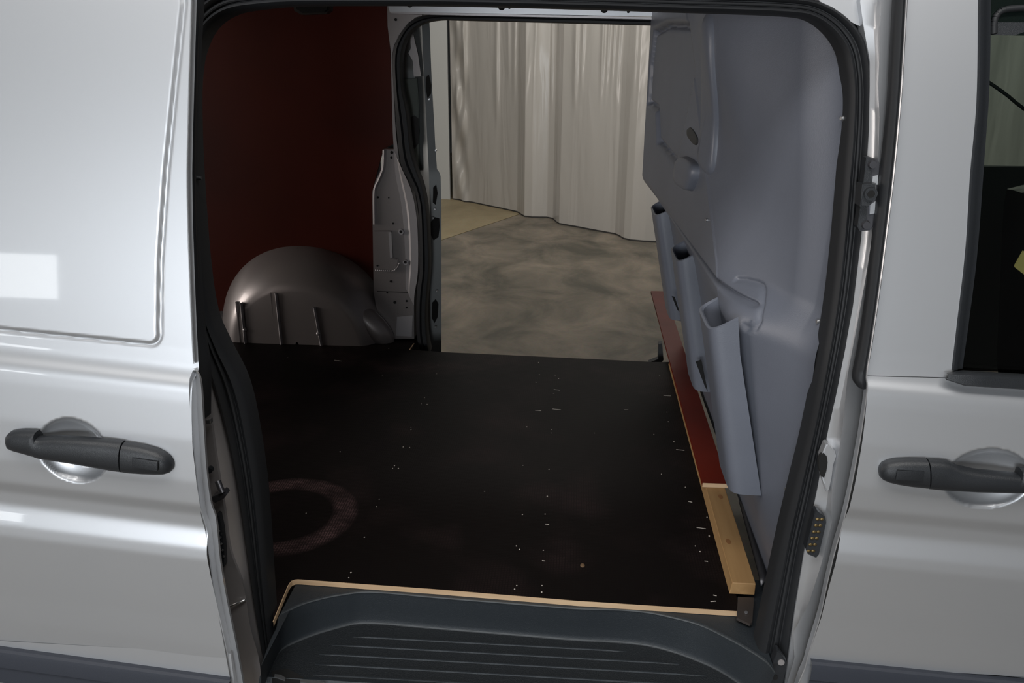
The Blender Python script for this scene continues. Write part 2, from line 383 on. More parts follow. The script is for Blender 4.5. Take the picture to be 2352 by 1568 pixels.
def rows_for(z0, z1, dz, xl, xr): 
    return [(z, xl(z), xr(z)) for z in np.arange(z0, z1+1e-6, dz)]
sd = empty('sliding_door', (0, 0, 0)); sd.parent = van; tag(sd, 'near sliding door slid back with the black handle')
xl_s = lambda z: -1.02
rA = rows_for(0.035, 1.23, 0.0035, xl_s, xr_s)
V, Fc = skin('', rA, y_slide, None, None, 330)
o = mesh_obj('door_skin', V, Fc, paint, sd, True, None)
rB = rows_for(-0.13, 0.036, 0.006, xl_s, xr_s)
# edge flange of the door end below the belt: outer hem then leading edge of the inner frame
fl_px = [(449, 846), (464, 873), (471, 971), (478, 1074), (488, 1153), (500, 1192), (510, 1290), (525, 1378), (547, 1486), (566, 1590)]
fo_px = [(446, 850), (437, 880), (441, 962), (453, 1094), (464, 1182), (476, 1231), (493, 1354), (513, 1461), (528, 1545), (536, 1595)]
mid_px = [(447, 850), (450, 876), (455, 966), (464, 1090), (474, 1172), (486, 1215), (499, 1322), (516, 1412), (536, 1512), (549, 1592)]
cv = [[on(x, y, YS-0.004) + np.array([-0.002, 0.0, 0]) for x, y in fo_px], [on(x, y, YS+0.004) + np.array([0.0, 0.0, 0]) for x, y in fo_px], [on(x, y, YS+0.014) for x, y in mid_px],
      [on(x-4, y, YS+0.004) for x, y in fl_px], [on(x, y, YS+0.010) for x, y in fl_px], [on(x-60, y, YS+0.045) for x, y in fl_px]]
loft('door_end_flange', cv, paint, sd, n=90, auto=30)
# folded hem above the belt, then black rubber edge
up = [(x, y) for x, y in edge_px if y < 850]
loft('door_hem', [[on(x, y, YS-0.003) for x, y in up], [on(x+3, y, YS+0.004) for x, y in up], [on(x-4, y, YS+0.018) for x, y in up]], paint, sd, n=60)
# rubber on the door's leading edge
ru_out = [(438, -30), (440, 0), (437, 100), (433, 250), (431, 400), (433, 520), (437, 640), (442, 760), (450, 880), (455, 960)]
ru_in = [(458, -30), (458, 0), (452, 100), (446, 250), (444, 400), (447, 520), (453, 640), (462, 760), (474, 850), (474, 960)]
ribbon('edge_rubber', [on(x, y, YS+0.045) for x, y in ru_out], [on(x, y, YS+0.050) for x, y in ru_in], [(0, -.01), (0.1, .004), (.5, .010), (.9, .006), (1, -.02)], rubber, sd)
# rubber buffer pin
b0 = on(434, 408, YS+0.06); bm = bmesh.new()
cyl(bm, b0, b0+np.array([0.010, 0.0, 0]), 0.0075, 16); cyl(bm, b0+np.array([0.010, 0, 0]), b0+np.array([0.022, 0.0, 0]), 0.005, 16, 0.003)
bm_obj('buffer_pin', bm, black_pl, sd, True, 40)
# rub strip
def rub(name, x0, x1, sl, y0, ztop, parent, h=0.085):
    N_ = 40; cs = []
    sec = [(0.0, 0.004), (0.001, -0.006), (0.004, -0.011), (0.012, -0.013), (h*0.45, -0.014), (h*0.5, -0.010), (h*0.93, -0.011), (h*0.98, -0.006), (h, 0.006)]
    for dz, dy in sec:
        c = []
        for i in range(N_+1):
            x = x0 + (x1-x0)*i/N_; z = ztop - sl*(x-x1) - dz; c.append((x, y0 + dy, z))
        cs.append(c)
    return loft(name, cs, strip_mat, parent, res=False, auto=25)
E_rub = on(531, 1556, YS)
rub('rub_strip', -1.02, E_rub[0], 0.095, YS, E_rub[2], sd)
loft('lower_skin', [[(-0.62, YS+0.004, z_ - 0.0) for z_ in (0.06-0.085+0.02, -0.02-0.06)], [(E_rub[0]+0.004, YS+0.004, z_) for z_ in (-0.10, -0.17)]], paint, sd, n=2, sms=False) if False else None
# sill skin of the sliding door under the rub strip
V, Fc = skin('', [(z, -1.02, E_rub[0]+0.004) for z in np.linspace(-0.20, 0.045, 20)], lambda x, z: YS + 0.002 + 0.02*max(0, -z-0.04), None, None, 10)
mesh_obj('lower_skin', V, Fc, paint, sd)
# inner pan of the door (closes it behind)
V, Fc = skin('', [(z, -1.02, xr_s(z)-0.012) for z in np.linspace(-0.2, 1.23, 40)], lambda x, z: YS + 0.055 + lean(z), None, None, 4)
mesh_obj('inner_pan', V, Fc, dark_body, sd)

# ---- handles
def handle(root, name, stations, ysk, proud, m=black_pl, depth=0.017):
    """stations: (x_px, top_px, bottom_px, proud 0..1, x shift)"""
    rings = []
    for (xp, yt, yb, pf) in stations:
        yc = ysk - proud*pf
        a = on(xp, yt, yc); b = on(xp, yb, yc); c = (a+b)/2; h = (b-a)/2; K = 20; ring = []
        hl = np.linalg.norm(h); dd = depth*(0.25+0.75*min(1, hl/0.018))
        for k in range(K):
            t = 2*math.pi*k/K; cs, sn = math.cos(t), math.sin(t)
            u = math.copysign(abs(cs)**0.75, cs); v = math.copysign(abs(sn)**0.85, sn)
            ring.append(c + h*u + np.array([0, -dd*v, 0]))
        rings.append(ring)
    V = [p for r in rings for p in r]; K = 20; Fc = []
    for i in range(len(rings)-1):
        for k in range(K): Fc.append((i*K+k, i*K+(k+1) % K, (i+1)*K+(k+1) % K, (i+1)*K+k))
    Fc.append(tuple(range(K))); Fc.append(tuple(range((len(rings)-1)*K, len(rings)*K)))
    return mesh_obj(name, V, Fc, m, root, True, 60)
st = [(19.5, 1002, 1008, .7), (21, 994, 1018, .75), (27, 989, 1028, .8), (38, 987, 1033, .85), (55, 986, 1038, .9), (78, 987, 1045, .95), (86, 989, 1047, 1), (89, 1002, 1048, 1), (100, 1003, 1051, 1), (130, 1001, 1056, 1.05), (190, 1004, 1066, 1.1),
      (240, 1008, 1075, 1.05), (262, 1010, 1079, 1), (283, 1013, 1081.5, 1)]
handle(sd, 'door_handle', st, YS, 0.018)
cap_st = [(286, 1015, 1082, 1), (300, 1017, 1084, 1), (330, 1022, 1086, .95), (360, 1030, 1087, .9), (380, 1039, 1086, .8), (393, 1048, 1082, .7), (400, 1058, 1073, .6), (401.5, 1063, 1067, .55)]
handle(sd, 'handle_end_cap', cap_st, YS, 0.018)
cc = on(333, 1066, YS-0.0355); bm = bmesh.new()
box(bm, Vector(cc), (0.045, 0.003, 0.018), Matrix.Rotation(0.14, 3, 'Y'), 0.0014); bm_obj('lock_cover', bm, black_pl, sd, True, 40)

# ---- front door
YF = -0.200
def slope_f(x): return 0.060*(x-1.11)
def y_front(x, z):
    y = YF + prof(z + slope_f(x)) 
    y += bowl(x, z, 1.3325, 0.443, 0.072, 0.056, 0.024)
    return y
fe_px = [(2087, -60), (2084, 0), (2077, 120), (2070, 230), (2054, 402), (2036, 550), (2018, 689), (2003, 790), (1992, 862), (1993, 896), (1980, 991), (1965, 1075), (1949, 1154), (1934, 1215), (1919, 1266), (1900, 1345), (1885, 1415), (1857, 1508), (1850, 1535), (1836, 1568), (1820, 1620)]
FE = [on(x, y, YF) for x, y in fe_px]
fz = np.array([p[2] for p in FE])[::-1]; fx = np.array([p[0] for p in FE])[::-1]
def xl_f(z): return float(np.interp(z, fz, fx))
tr_px = [(2252, -60), (2249, 0), (2245, 230), (2230, 402), (2219, 574), (2200, 740), (2187, 850)]
TR = [on(x, y, YF+0.012) for x, y in tr_px]; tz = np.array([p[2] for p in TR])[::-1]; tx = np.array([p[0] for p in TR])[::-1]
def xr_f(z): return float(np.interp(z, tz, tx)) + 0.004
fd = empty('front_door', (0, 0, 0)); fd.parent = van; tag(fd, 'closed front door with window and black handle')
ZS = 0.618
V1, F1 = skin('', rows_for(0.022, ZS, 0.0035, xl_f, lambda z: 2.05), y_front, None, None, 300)
V2, F2 = skin('', rows_for(ZS, 1.23, 0.006, xl_f, xr_f), y_front, None, None, 40)
n1 = len(V1)
mesh_obj('door_skin', V1+V2, F1+[tuple(i+n1 for i in f) for f in F2], paint, fd, True, None)
V, Fc = skin('', [(z, xl_f(z)+0.003, 2.05) for z in np.linspace(-0.20, 0.04, 14)], lambda x, z: YF + 0.006, None, None, 10)
mesh_obj('lower_skin', V, Fc, paint, fd)
# folded rear edge of the door
loft('door_hem', [FE, [p + np.array([-0.0012, 0.002, 0]) for p in FE], [p + np.array([0.004, 0.030, 0]) for p in FE]], paint, fd, n=120)
R_rub = on(1857, 1512, YF)
rub2 = rub('rub_strip', R_rub[0]+0.004, 2.05, 0.055, YF, R_rub[2]-0.055*(2.05-R_rub[0]), fd)
hs = [(2016.5, 1075, 1082, .55), (2019, 1068, 1092, .6), (2026, 1061, 1099, .7), (2040, 1056, 1105, .8), (2060, 1053, 1110, .9), (2090, 1052, 1115, .95), (2128, 1053, 1119, 1)]
handle(fd, 'handle_end_cap', hs, YF, 0.018)
hs = [(2131, 1054, 1120, 1), (2160, 1055, 1123, 1), (2178, 1058, 1124, 1), (2200, 1069, 1125, 1.05), (2240, 1078, 1127, 1.1), (2290, 1083, 1128, 1.08), (2332, 1087, 1129, 1), (2338, 1088, 1129, 1), (2342, 1074, 1130, 1), (2370, 1075, 1129, .95), (2400, 1080, 1127, .85), (2420, 1090, 1122, .7), (2426, 1103, 1110, .6)]
handle(fd, 'door_handle', hs, YF, 0.018)
cc = on(2090, 1092, YF-0.0355); bm = bmesh.new()
box(bm, Vector(cc), (0.045, 0.003, 0.018), None, 0.0014); bm_obj('lock_cover', bm, black_pl, fd, True, 40)
# window trim, glass
tro = TR; gl_px = [(2276, -60), (2276, 0), (2272, 200), (2262, 345), (2245, 574), (2226, 730), (2210, 845)]
tri = [on(x, y, YF+0.022) for x, y in gl_px]
ribbon('window_trim', [p + np.array([0, 0.004, 0]) for p in tro], tri, [(0, -.012), (0, .002), (.08, .006), (.45, .006), (.55, .003), (.95, .003), (1, -.012)], black_pl, fd, n=60)
bm = bmesh.new()
sA = on(2176, 866, YF-0.004); slp = -0.040
pts = []
for x_, z1, z2 in ((sA[0], 0.0, 0.0),): pass
sill_sec = [(0.006, 0.016), (0.0105, 0.006), (0.0115, -0.008), (0.009, -0.013), (-0.008, -0.014), (-0.0115, -0.010), (-0.012, 0.010)]
cs = []
for dz, dy in sill_sec:
    c = []
    for i in range(30):
        t = i/29; x = sA[0] + (2.05-sA[0])*t; k = min(1, (x-sA[0])/0.008); k = 0.45 + 0.55*math.sqrt(max(0, 1-(1-k)**2))
        c.append((x, YF+0.004 + dy*k, sA[2] - 0.035*(x-sA[0]) + dz*k))
    cs.append(c)
for c in cs:  # denser rounding at the tip
    pass
loft('window_sill_strip', cs, black_pl, fd, res=False, auto=40)
# upper window frame (dark band with the curved guide) and glass
tA = at(2274, 80, 'y', -0.10)
zt = on(2274, 80, YF+0.02)[2]
mesh_obj('window_header', [(tri[0][0]-0.01, YF+0.03+lean(zt), zt), (2.05, YF+0.03+lean(zt), zt-0.01), (2.05, YF+0.03+lean(1.3), 1.3), (tri[0][0]-0.01, YF+0.03+lean(1.3), 1.3)], [(0, 1, 2, 3)], black_pl, fd)
hA = on(2300, 40, YF+0.02); 
arc = [on(x, y, YF+0.024) for x, y in [(2283, 78), (2284, 50), (2292, 32), (2310, 22), (2360, 18), (2460, 18)]]
bm = bmesh.new()
for a, b in zip(resample(arc, 24)[:-1], resample(arc, 24)[1:]): cyl(bm, a, b, 0.005, 8)
bm_obj('header_seal', bm, rubber, fd, True, 60)
gx0 = tri[0][0]-0.02
gp = [(gx0+0.05, 0.60), (2.05, 0.60), (2.05, 1.28), (gx0-0.03, 1.28)]
gp = []
GB = [on(x-6, y, YF+0.03) for x, y in gl_px]; GB2 = [np.array([2.04, p[1], p[2]]) for p in GB]
gl = loft('window_glass', [GB, GB2], glass, fd, n=12)
# ---- seams: black gap strip between the post and the front door
go = [(2059, -60), (2055, 0), (2047, 150), (2040, 260), (2025, 402), (2008, 545), (1991, 689), (1976, 790), (1962, 862), (1963, 878), (1970, 888)]
gi = [(2089, -60), (2085, 0), (2078, 120), (2071, 230), (2055, 402), (2037, 550), (2019, 689), (2004, 790), (1993, 862), (1992, 880), (1990, 892)]
ribbon('gap_rubber', [on(x, y, YF+0.020) for x, y in go], [on(x, y, YF+0.014) for x, y in gi], [(0, -.012), (0, .0), (.15, .006), (.5, .008), (.8, .004), (1, 0), (1, -.02)], rubber, van, n=80)

# ---- front post (jamb)
post = empty('front_post', (0, 0, 0)); post.parent = van
so_px = [(1998, 200), (1996, 300), (1990, 400), (1978, 550), (1960, 700), (1932, 850), (1900, 1000), (1876, 1130), (1850, 1250), (1826, 1400), (1803, 1568), (1796, 1620)]
c_seal = [(1990, -60), (1975, 0), (1985, 70), (1998, 140)] + so_px
c1 = [(2006, -60), (2003, 0), (2006, 60), (2010, 120), (2010, 200), (2008, 300), (2002, 400), (1990, 550), (1972, 700), (1945, 850), (1915, 1000), (1890, 1130), (1864, 1250), (1838, 1400), (1815, 1568), (1808, 1620)]
c2 = [(2030, -60), (2024, 0), (2022, 60), (2020, 120), (2017, 200), (2020, 270), (2016, 400), (2003, 545), (1988, 640), (1970, 740), (1947, 860), (1935, 986), (1908, 1149), (1911, 1199), (1885, 1300), (1858, 1384), (1822, 1452), (1825, 1510), (1808, 1568), (1800, 1620)]
c3 = [(2052, -60), (2050, 0), (2045, 60), (2040, 120), (2035, 200), (2030, 270), (2025, 400), (2010, 545), (1995, 640), (1978, 740), (1953, 860), (1948, 986), (1925, 1149), (1922, 1199), (1900, 1300), (1870, 1384), (1842, 1452), (1842, 1510), (1822, 1568), (1812, 1620)]
c4 = [(x+6, y) for x, y in fe_px]
YJ = -0.135
c12 = [((a[0]*.5+b[0]*.5), (a[1]*.5+b[1]*.5)) for a, b in zip(resample(c1, 20, False), resample(c2, 20, False))]
loft('post_skin', [[on(x-14, y, YJ+0.02) for x, y in c_seal], [on(x, y, YJ) for x, y in c_seal], [on(x, y, YJ-0.006) for x, y in c1], [on(x, y, YJ-0.012) for x, y in c12], [on(x, y, YJ-0.026) for x, y in c2],
                   [on(x, y, YJ-0.020) for x, y in c3], [on(x, y, YJ-0.004) for x, y in c4], [on(x+6, y, YJ+0.0) for x, y in c4]], paint, post, n=160, auto=35, sms=False)
# latch plate on the post
def px_plate(name, pts, y0, th, m, parent, bev=0.0):
    return plate(name, [on(x, y, y0) for x, y in pts], (0, th, 0), m, parent, bev)
px_plate('latch_plate', [(1997, 362), (2014, 365), (2021, 375), (2022, 400), (2016, 480), (2008, 518), (1998, 530), (1975, 531), (1974, 515), (1984, 440), (1992, 366)], YJ-0.030, 0.02, metal_dark, post, 0.0015)
px_plate('latch_base', [(1990, 362), (2000, 361), (2003, 420), (1996, 440), (1988, 525), (1974, 530), (1970, 520), (1982, 430)], YJ-0.034, 0.02, black_pl, post, 0.001)
px_plate('latch_housing', [(1981, 424), (2014, 422), (2012, 436), (2009, 455), (2000, 470), (1995, 476), (1976, 474), (1978, 450)], YJ-0.052, 0.03, black_pl, post, 0.002)
px_plate('latch_label', [(2005, 405), (2017, 402), (2016, 424), (2003, 424)], YJ-0.0325, 0.006, paint, post)
px_plate('latch_label', [(1999, 470), (2011, 462), (2009, 490), (1998, 492)], YJ-0.0325, 0.006, paint, post)
c = on(1998, 444, YJ-0.052); bm = bmesh.new(); cyl(bm, c+np.array([0, .01, 0]), c+np.array([0, -.006, 0]), .0105, 24); bm_obj('latch_ring', bm, black_pl, post, True, 40)
bm = bmesh.new(); cyl(bm, c+np.array([0, -.004, 0]), c+np.array([0, -.0068, 0]), .006, 20); bm_obj('latch_socket', bm, black_hole, post, True, 40)
bolts = []
for (bx, by) in ((2003, 377), (1988, 516)):
    c = on(bx, by, YJ-0.034); bm = bmesh.new(); cyl(bm, c, c+np.array([0, -.006, 0]), .0075, 20, .006); cyl(bm, c+np.array([0, -.006, 0]), c+np.array([0, -.0065, 0]), .003, 6); bm_obj('bolt', bm, metal_dark, post, True, 40)
# guide hole with raised lip
c = on(1894, 1070, YJ-0.008)
px_plate('guide_bracket', [(1897, 1022), (1903, 1020), (1918, 1036), (1921, 1048), (1914, 1070), (1911, 1095), (1905, 1125), (1898, 1130), (1892, 1110), (1888, 1095), (1886, 1050)], YJ-0.022, 0.02, paint, post, 0.002)
px_plate('guide_hole', [(1886, 1046), (1893, 1042), (1899, 1048), (1901, 1062), (1898, 1082), (1893, 1097), (1887, 1094), (1881, 1075), (1881, 1056)], YJ-0.0245, 0.01, black_hole, post)
# contact plate
px_plate('contact_plate', [(1872, 1176), (1878, 1174), (1896, 1188), (1898, 1200), (1881, 1274), (1875, 1281), (1856, 1273), (1851, 1262)], YJ-0.030, 0.02, black_pl, post, 0.001)
for i in range(6):
    for j in range(2):
        x = 1882 - 4.1*i + 10*j - 4; y = 1188 + 14.6*i + 4*j + (0 if j else 4)
        c = on(x, y, YJ-0.0305); bm = bmesh.new(); g_ = bmesh.ops.create_uvsphere(bm, u_segments=10, v_segments=6, radius=0.0032)
        for v in bm.verts: v.co = Vector((v.co.x*1.3, v.co.y*.6, v.co.z)) + Vector(c)
        bm_obj('contact', bm, gold, post, True)
px_plate('lower_contact_plate', [(1785, 1497), (1790, 1497), (1807, 1520), (1806, 1535), (1797, 1575), (1770, 1590), (1758, 1585), (1770, 1535)], YJ-0.022, 0.02, black_pl, post, 0.001)
c = on(1794, 1520, YJ-0.0225); bm = bmesh.new(); cyl(bm, c, c+np.array([0, -.002, 0]), .0065, 20); bm_obj('screw', bm, paint_in, post, True, 40)
c = on(1780, 1554, YJ-0.0225); bm = bmesh.new(); cyl(bm, c, c+np.array([0, -.002, 0]), .0055, 20); bm_obj('socket', bm, black_hole, post, True, 40)

# post top bracket corner (light gusset beside the rounded corner)
px_plate('roof_gusset', [(1880, 2), (1935, -30), (2010, -30), (1990, 30), (1981, 62), (1970, 58), (1950, 48), (1915, 18)], YJ+0.012, 0.01, paint, post)

# ---- near opening seal: one rubber all round
seal_out = [(640, 1640), (622, 1568), (590, 1400), (545, 1100), (515, 960), (490, 870), (466, 790), (447, 700), (440, 600), (433, 400), (430, 250), (430, 120), (438, 60), (460, 20), (500, -12), (560, -26), (700, -30), (1000, -28), (1300, -22), (1600, -14), (1760, -10), (1840, -4), (1880, 5), (1920, 24), (1952, 50), (1978, 85), (1992, 130), (1998, 200), (1996, 300), (1990, 400), (1978, 550), (1960, 700), (1932, 850), (1900, 1000), (1876, 1130), (1850, 1250), (1826, 1400), (1803, 1568), (1794, 1640)]
seal_in = [(665, 1640), (640, 1568), (622, 1400), (604, 1150), (582, 990), (556, 880), (512, 790), (484, 720), (466, 600), (451, 400), (446, 260), (448, 170), (460, 110), (486, 62), (530, 32), (590, 20), (700, 12), (1000, 12), (1300, 19), (1600, 28), (1750, 33), (1830, 38), (1862, 46), (1888, 62), (1912, 86), (1930, 115), (1940, 150), (1946, 210), (1943, 300), (1935, 400), (1922, 550), (1905, 700), (1880, 850), (1850, 1000), (1818, 1130), (1790, 1250), (1758, 1400), (1722, 1568), (1710, 1640)]
YO = -0.118
nS = 260
O_ = []; I_ = []
# resample both by index parameter so stations stay paired
def pair(px, y0):
    A = np.array([on(x, y, y0) for x, y in px]); A = np.array(catmull(A, 8)); return A
O_ = pair(seal_out, YO); I_ = pair(seal_in, YO+0.006)
sec = [(-0.02, -.03), (0.0, .006), (.05, .013), (.16, .017), (.27, .014), (.34, .007), (.38, .007), (.43, .012), (.52, .015), (.58, .014), (.61, .009), (.64, .009), (.68, .014), (.80, .018), (.92, .013), (1.0, .002), (1.02, -.035)]
N_ = np.array([0, -1.0, 0])
loft('door_seal', [O_ + (I_-O_)*t + N_*h for t, h in sec], rubber, van, auto=45, res=False)
# metal flange under the seal going inward (jamb inner face)
loft('opening_flange', [I_ + N_*(-.01), I_ + N_*(-.022)], rubber, van, res=False)
# dark track above the opening
box_obj('roof_rail_housing', (-0.08, 0.0, 1.215), (1.0, 0.04, 1.30), dark_body, van)

# ---- rear post behind the sliding door (dim)
rp = empty('rear_post', (0, 0, 0)); rp.parent = van
ro = [(360, 700), (370, 850), (380, 1000), (400, 1200), (430, 1400), (450, 1640)]
rm = [(455, 820), (483, 962), (497, 1060), (515, 1168), (528, 1260), (560, 1350), (575, 1440), (596, 1520), (606, 1640)]
ri = [(447, 700), (462, 790), (490, 880), (522, 1000), (546, 1120), (568, 1260), (584, 1380), (608, 1510), (632, 1640)]
loft('post_skin', [[on(x, y, -0.13) for x, y in ro], [on(x, y, -0.155) for x, y in rm], [on(x+5, y, -0.140) for x, y in rm], [on(x, y, -0.118) for x, y in ri], [on(x+20, y, -0.10) for x, y in ri]], paint_in, rp, n=60, auto=30)
px_plate('contact_plate', [(497, 1182), (503, 1184), (510, 1215), (515, 1260), (515, 1300), (508, 1310), (500, 1290), (492, 1230)], -0.168, 0.03, black_pl, rp)
for i in range(5):
    c = on(504+2.6*i, 1219+14.5*i, -0.170); bm = bmesh.new(); cyl(bm, c, c+np.array([0, -.002, 0]), .002, 10); bm_obj('contact', bm, metal_lt, rp)
px_plate('striker', [(486, 1142), (500, 1136), (512, 1130), (519, 1137), (514, 1145), (494, 1155), (488, 1152)], -0.185, 0.02, metal_dark, rp, 0.001)
c1_, c2_ = on(500, 1105, -0.175), on(511, 1132, -0.185); bm = bmesh.new(); cyl(bm, c1_, c2_, .006, 12); bm_obj('striker_pin', bm, metal_dark, rp, True, 40)
px_plate('clip', [(472, 965), (483, 963), (484, 973), (473, 974)], -0.178, 0.01, metal_lt, rp, 0.001)
bm = bmesh.new(); c = on(485, 1075, -0.165); cyl(bm, c, c+np.array([0, -.01, 0]), .006, 14); bm_obj('buffer', bm, black_pl, rp, True, 40)
c1_, c2_ = on(529, 1392, -0.162), on(563, 1377, -0.158); bm = bmesh.new(); cyl(bm, c1_, c2_, .0028, 8); bm_obj('weld_bead', bm, metal_lt, rp, True)

# ---- body shell (roof, ends, hidden flanks)
lin = dark_body
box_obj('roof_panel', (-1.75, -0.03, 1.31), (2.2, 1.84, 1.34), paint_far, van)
V, Fc = skin('', [(z, -1.75, -0.115) for z in np.linspace(-0.25, 1.32, 20)], lambda x, z: -0.115 + lean(z), None, None, 4)
sp_ = mesh_obj('side_panel', V, Fc, paint_in, van); solid(sp_, 0.02)
box_obj('floor_pan', (-1.75, 0.0, -0.26), (1.10, 1.72, -0.235), lin, van)
box_obj('subfloor', (-1.75, 0.17, -0.235), (0.97, 1.52, -0.016), lin, van)
V, Fc = skin('', [(z, -1.72, -0.17) for z in np.linspace(-0.25, 1.32, 20)], lambda x, z: 1.80 - lean(z)*.4, None, None, 4)
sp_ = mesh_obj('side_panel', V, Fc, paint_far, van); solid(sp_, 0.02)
loft('cant_rail', [[(x_, y_, z_) for x_ in (-1.75, 2.6)] for y_, z_ in ((-0.01, 1.232), (-0.035, 1.236), (-0.038, 1.25), (-0.030, 1.31), (0.0, 1.37), (0.06, 1.415), (0.20, 1.435), (0.9, 1.45), (1.6, 1.435), (1.80, 1.36), (1.84, 1.25))], paint, van, n=2, sms=False, auto=60)
# cab shell: dashboard side, roof already; floor and front
box_obj('cab_floor', (1.12, -0.15, -0.1), (2.2, 1.7, -0.06), lin, van)
cabw = mat('cab_trim', (0.016, 0.018, 0.018), 0.6)
box_obj('cab_front', (2.85, -0.1, -0.06), (2.9, 1.7, 1.3), cabw, van)
box_obj('cab_roof', (2.2, -0.03, 1.31), (2.9, 1.62, 1.34), cabw, van)
box_obj('cab_far_door', (1.12, 1.66, -0.06), (2.9, 1.70, 0.74), cabw, van)
box_obj('cab_far_post', (1.12, 1.63, 0.74), (1.86, 1.68, 1.31), cabw, van)
# seat seen through the glass
bm = bmesh.new(); box(bm, (2.00, 0.40, 0.32), (0.50, 0.46, 0.16), None, 0.04)
box(bm, (1.76, 0.40, 0.58), (0.12, 0.44, 0.52), Matrix.Rotation(-0.15, 3, 'Y'), 0.05); box(bm, (1.70, 0.40, 0.93), (0.09, 0.24, 0.16), None, 0.04)
bm_obj('seat', bm, mat('seat_film_cover', (0.016, 0.017, 0.018), 0.16, 0, 0, 0.8, bump=(14, 1.0)), van, True, 50)
ycard = plate('yellow_card', [at(2330, 613, 'y', 0.02), at(2350, 578, 'y', 0.04), at(2420, 615, 'y', 0.04), at(2390, 660, 'y', 0.02)], (0, 0.003, 0.002), yellow_mat)
tag(ycard, 'yellow card lying in the cab, seen through the front window at the right edge', 'card')
bm = bmesh.new(); 
for a, b in zip(resample([at(2268, 187, 'y', 0.9), at(2310, 216, 'y', 0.9), at(2352, 250, 'y', 0.9), at(2480, 340, 'y', 0.9)], 14)[:-1], resample([at(2268, 187, 'y', 0.9), at(2310, 216, 'y', 0.9), at(2352, 250, 'y', 0.9), at(2480, 340, 'y', 0.9)], 14)[1:]): cyl(bm, a, b, 0.0045, 6)
bm_obj('belt_strap', bm, black_pl, van)
box_obj('dashboard', (2.3, 0.0, 0.35), (2.85, 1.62, 0.62), cabw, van, 0.04)

# ---- far side of the body
far = empty('far_side_frame', (0, 0, 0)); far.parent = van
def fy(px, py, y0): return at(px, py, 'y', y0)
YFar = 1.66
pil = [(888, -20), (1010, -20), (1010, 30), (980, 31), (955, 40), (936, 54), (918, 78), (905, 104), (900, 130), (903, 184), (909, 306), (918, 380), (947, 441), (958, 513), (960, 616), (951, 675), (951, 778), (872, 778), (866, 720), (858, 672), (857, 590), (856, 520), (855, 440), (862, 415), (877, 385), (880, 343), (904, 343), (902, 300), (897, 116), (890, 60)]
px_f = lambda name, pts, y0, th, m, parent, bev=0: plate(name, [fy(x, y, y0) for x, y in pts], (0, th, 0), m, parent, bev)
px_f('pillar_plate', pil, YFar, 0.05, paint_far, far, 0.002)
# bright folded edge of the lower plate
ed = [(881, 344), (879, 385), (868, 415), (859, 440), (859, 515)]
ribbon('folded_edge', [fy(x-3, y, YFar-0.006) for x, y in ed], [fy(x+6, y, YFar-0.006) for x, y in ed], [(0, -.02), (.1, .002), (.5, .004), (1, -.006)], paint_in, far, n=40)
# deeper channel beside the seal and pressed box
ch_o = [(905, 345), (907, 400), (921, 470), (927, 540), (930, 600), (931, 660)]
ch_i = [(921, 380), (947, 441), (959, 513), (961, 616), (953, 675), (952, 700)]
ribbon('seal_channel', [fy(x, y, YFar-0.001) for x, y in ch_o], [fy(x, y, YFar-0.002) for x, y in ch_i], [(0, -.004), (.05, .0), (.35, .001), (.5, .008), (1, .010), (1, -.02)], paint_in, far, n=50, auto=20)
px_f('pressed_box', [(859, 530), (897, 530), (899, 592), (915, 596), (912, 615), (905, 622), (862, 620)], YFar-0.012, 0.02, paint_far, far, 0.003)
px_f('pressed_edge', [(892, 533), (899, 533), (902, 592), (896, 592)], YFar-0.0145, 0.008, paint_in, far, 0.001)
rb = [(862, 620), (900, 622), (908, 619), (914, 612), (918, 603)]
bm = bmesh.new()
rp_ = resample([fy(x, y, YFar-0.012) for x, y in rb], 16)
for a, b in zip(rp_[:-1], rp_[1:]): cyl(bm, a, b, .003, 8)
bm_obj('pressed_bead', bm, paint_in, far, True)
for (x, y) in ((921, 533), (931, 603)):
    c = fy(x, y, YFar-0.010); bm = bmesh.new(); cyl(bm, c+np.array([0, .012, 0]), c, .013, 20, .010); bm_obj('hole_boss', bm, paint_in, far, True, 40)
    bm = bmesh.new(); cyl(bm, c+np.array([0, -.0005, .002]), c+np.array([0, -.002, .002]), .006, 16); bm_obj('hole', bm, black_hole, far)
for (x, y, r) in ((900, 350, .006), (899, 362, .005), (868, 453, .0045), (893, 454, .003), (903, 513, .004), (867, 610, .004), (898, 646, .005), (907, 694, .006), (934, 691, .0045), (934, 706, .004), (889, 671, .003), (909, 45, .005), (890, 672, .003)):
    c = fy(x, y, YFar-0.0005 - (0.012 if (x, y) == (867, 610) else 0)); bm = bmesh.new(); cyl(bm, c, c+np.array([0, -.0015, 0]), r, 14); bm_obj('hole', bm, black_hole, far)
px_f('paper_tab', [(912, 727), (948, 724), (946, 773), (909, 771)], YFar-0.006, 0.004, paint_in, far, 0.001)
px_f('panel_seam', [(866, 668), (952, 671), (952, 672.5), (866, 669.5)], YFar-0.0012, 0.002, black_hole, far)
# header beam with bolts
px_f('header_beam', [(890, 9), (1560, 26), (1560, 39), (895, 27)], YFar-0.06, 0.10, paint, far, 0.001)
px_f('header_lip', [(893, 27), (1560, 41), (1560, 46), (1000, 34), (900, 31)], YFar-0.055, 0.06, paint_in, far)
for (x, y, r) in ((941, 9, .012), (1152, 15, .013), (1388, 21, .013)):
    c = fy(x, y, YFar-0.065); bm = bmesh.new(); cyl(bm, c, c+np.array([0, -.012, 0]), r, 20, r*.7); bm_obj('header_plug', bm, black_hole, far, True, 40)
for (x, y) in ((1170, 17.5), (1443, 27)):
    c = fy(x, y, YFar-0.061); bm = bmesh.new(); cyl(bm, c, c+np.array([0, -.002, 0]), .005, 12); bm_obj('hole', bm, black_hole, far)
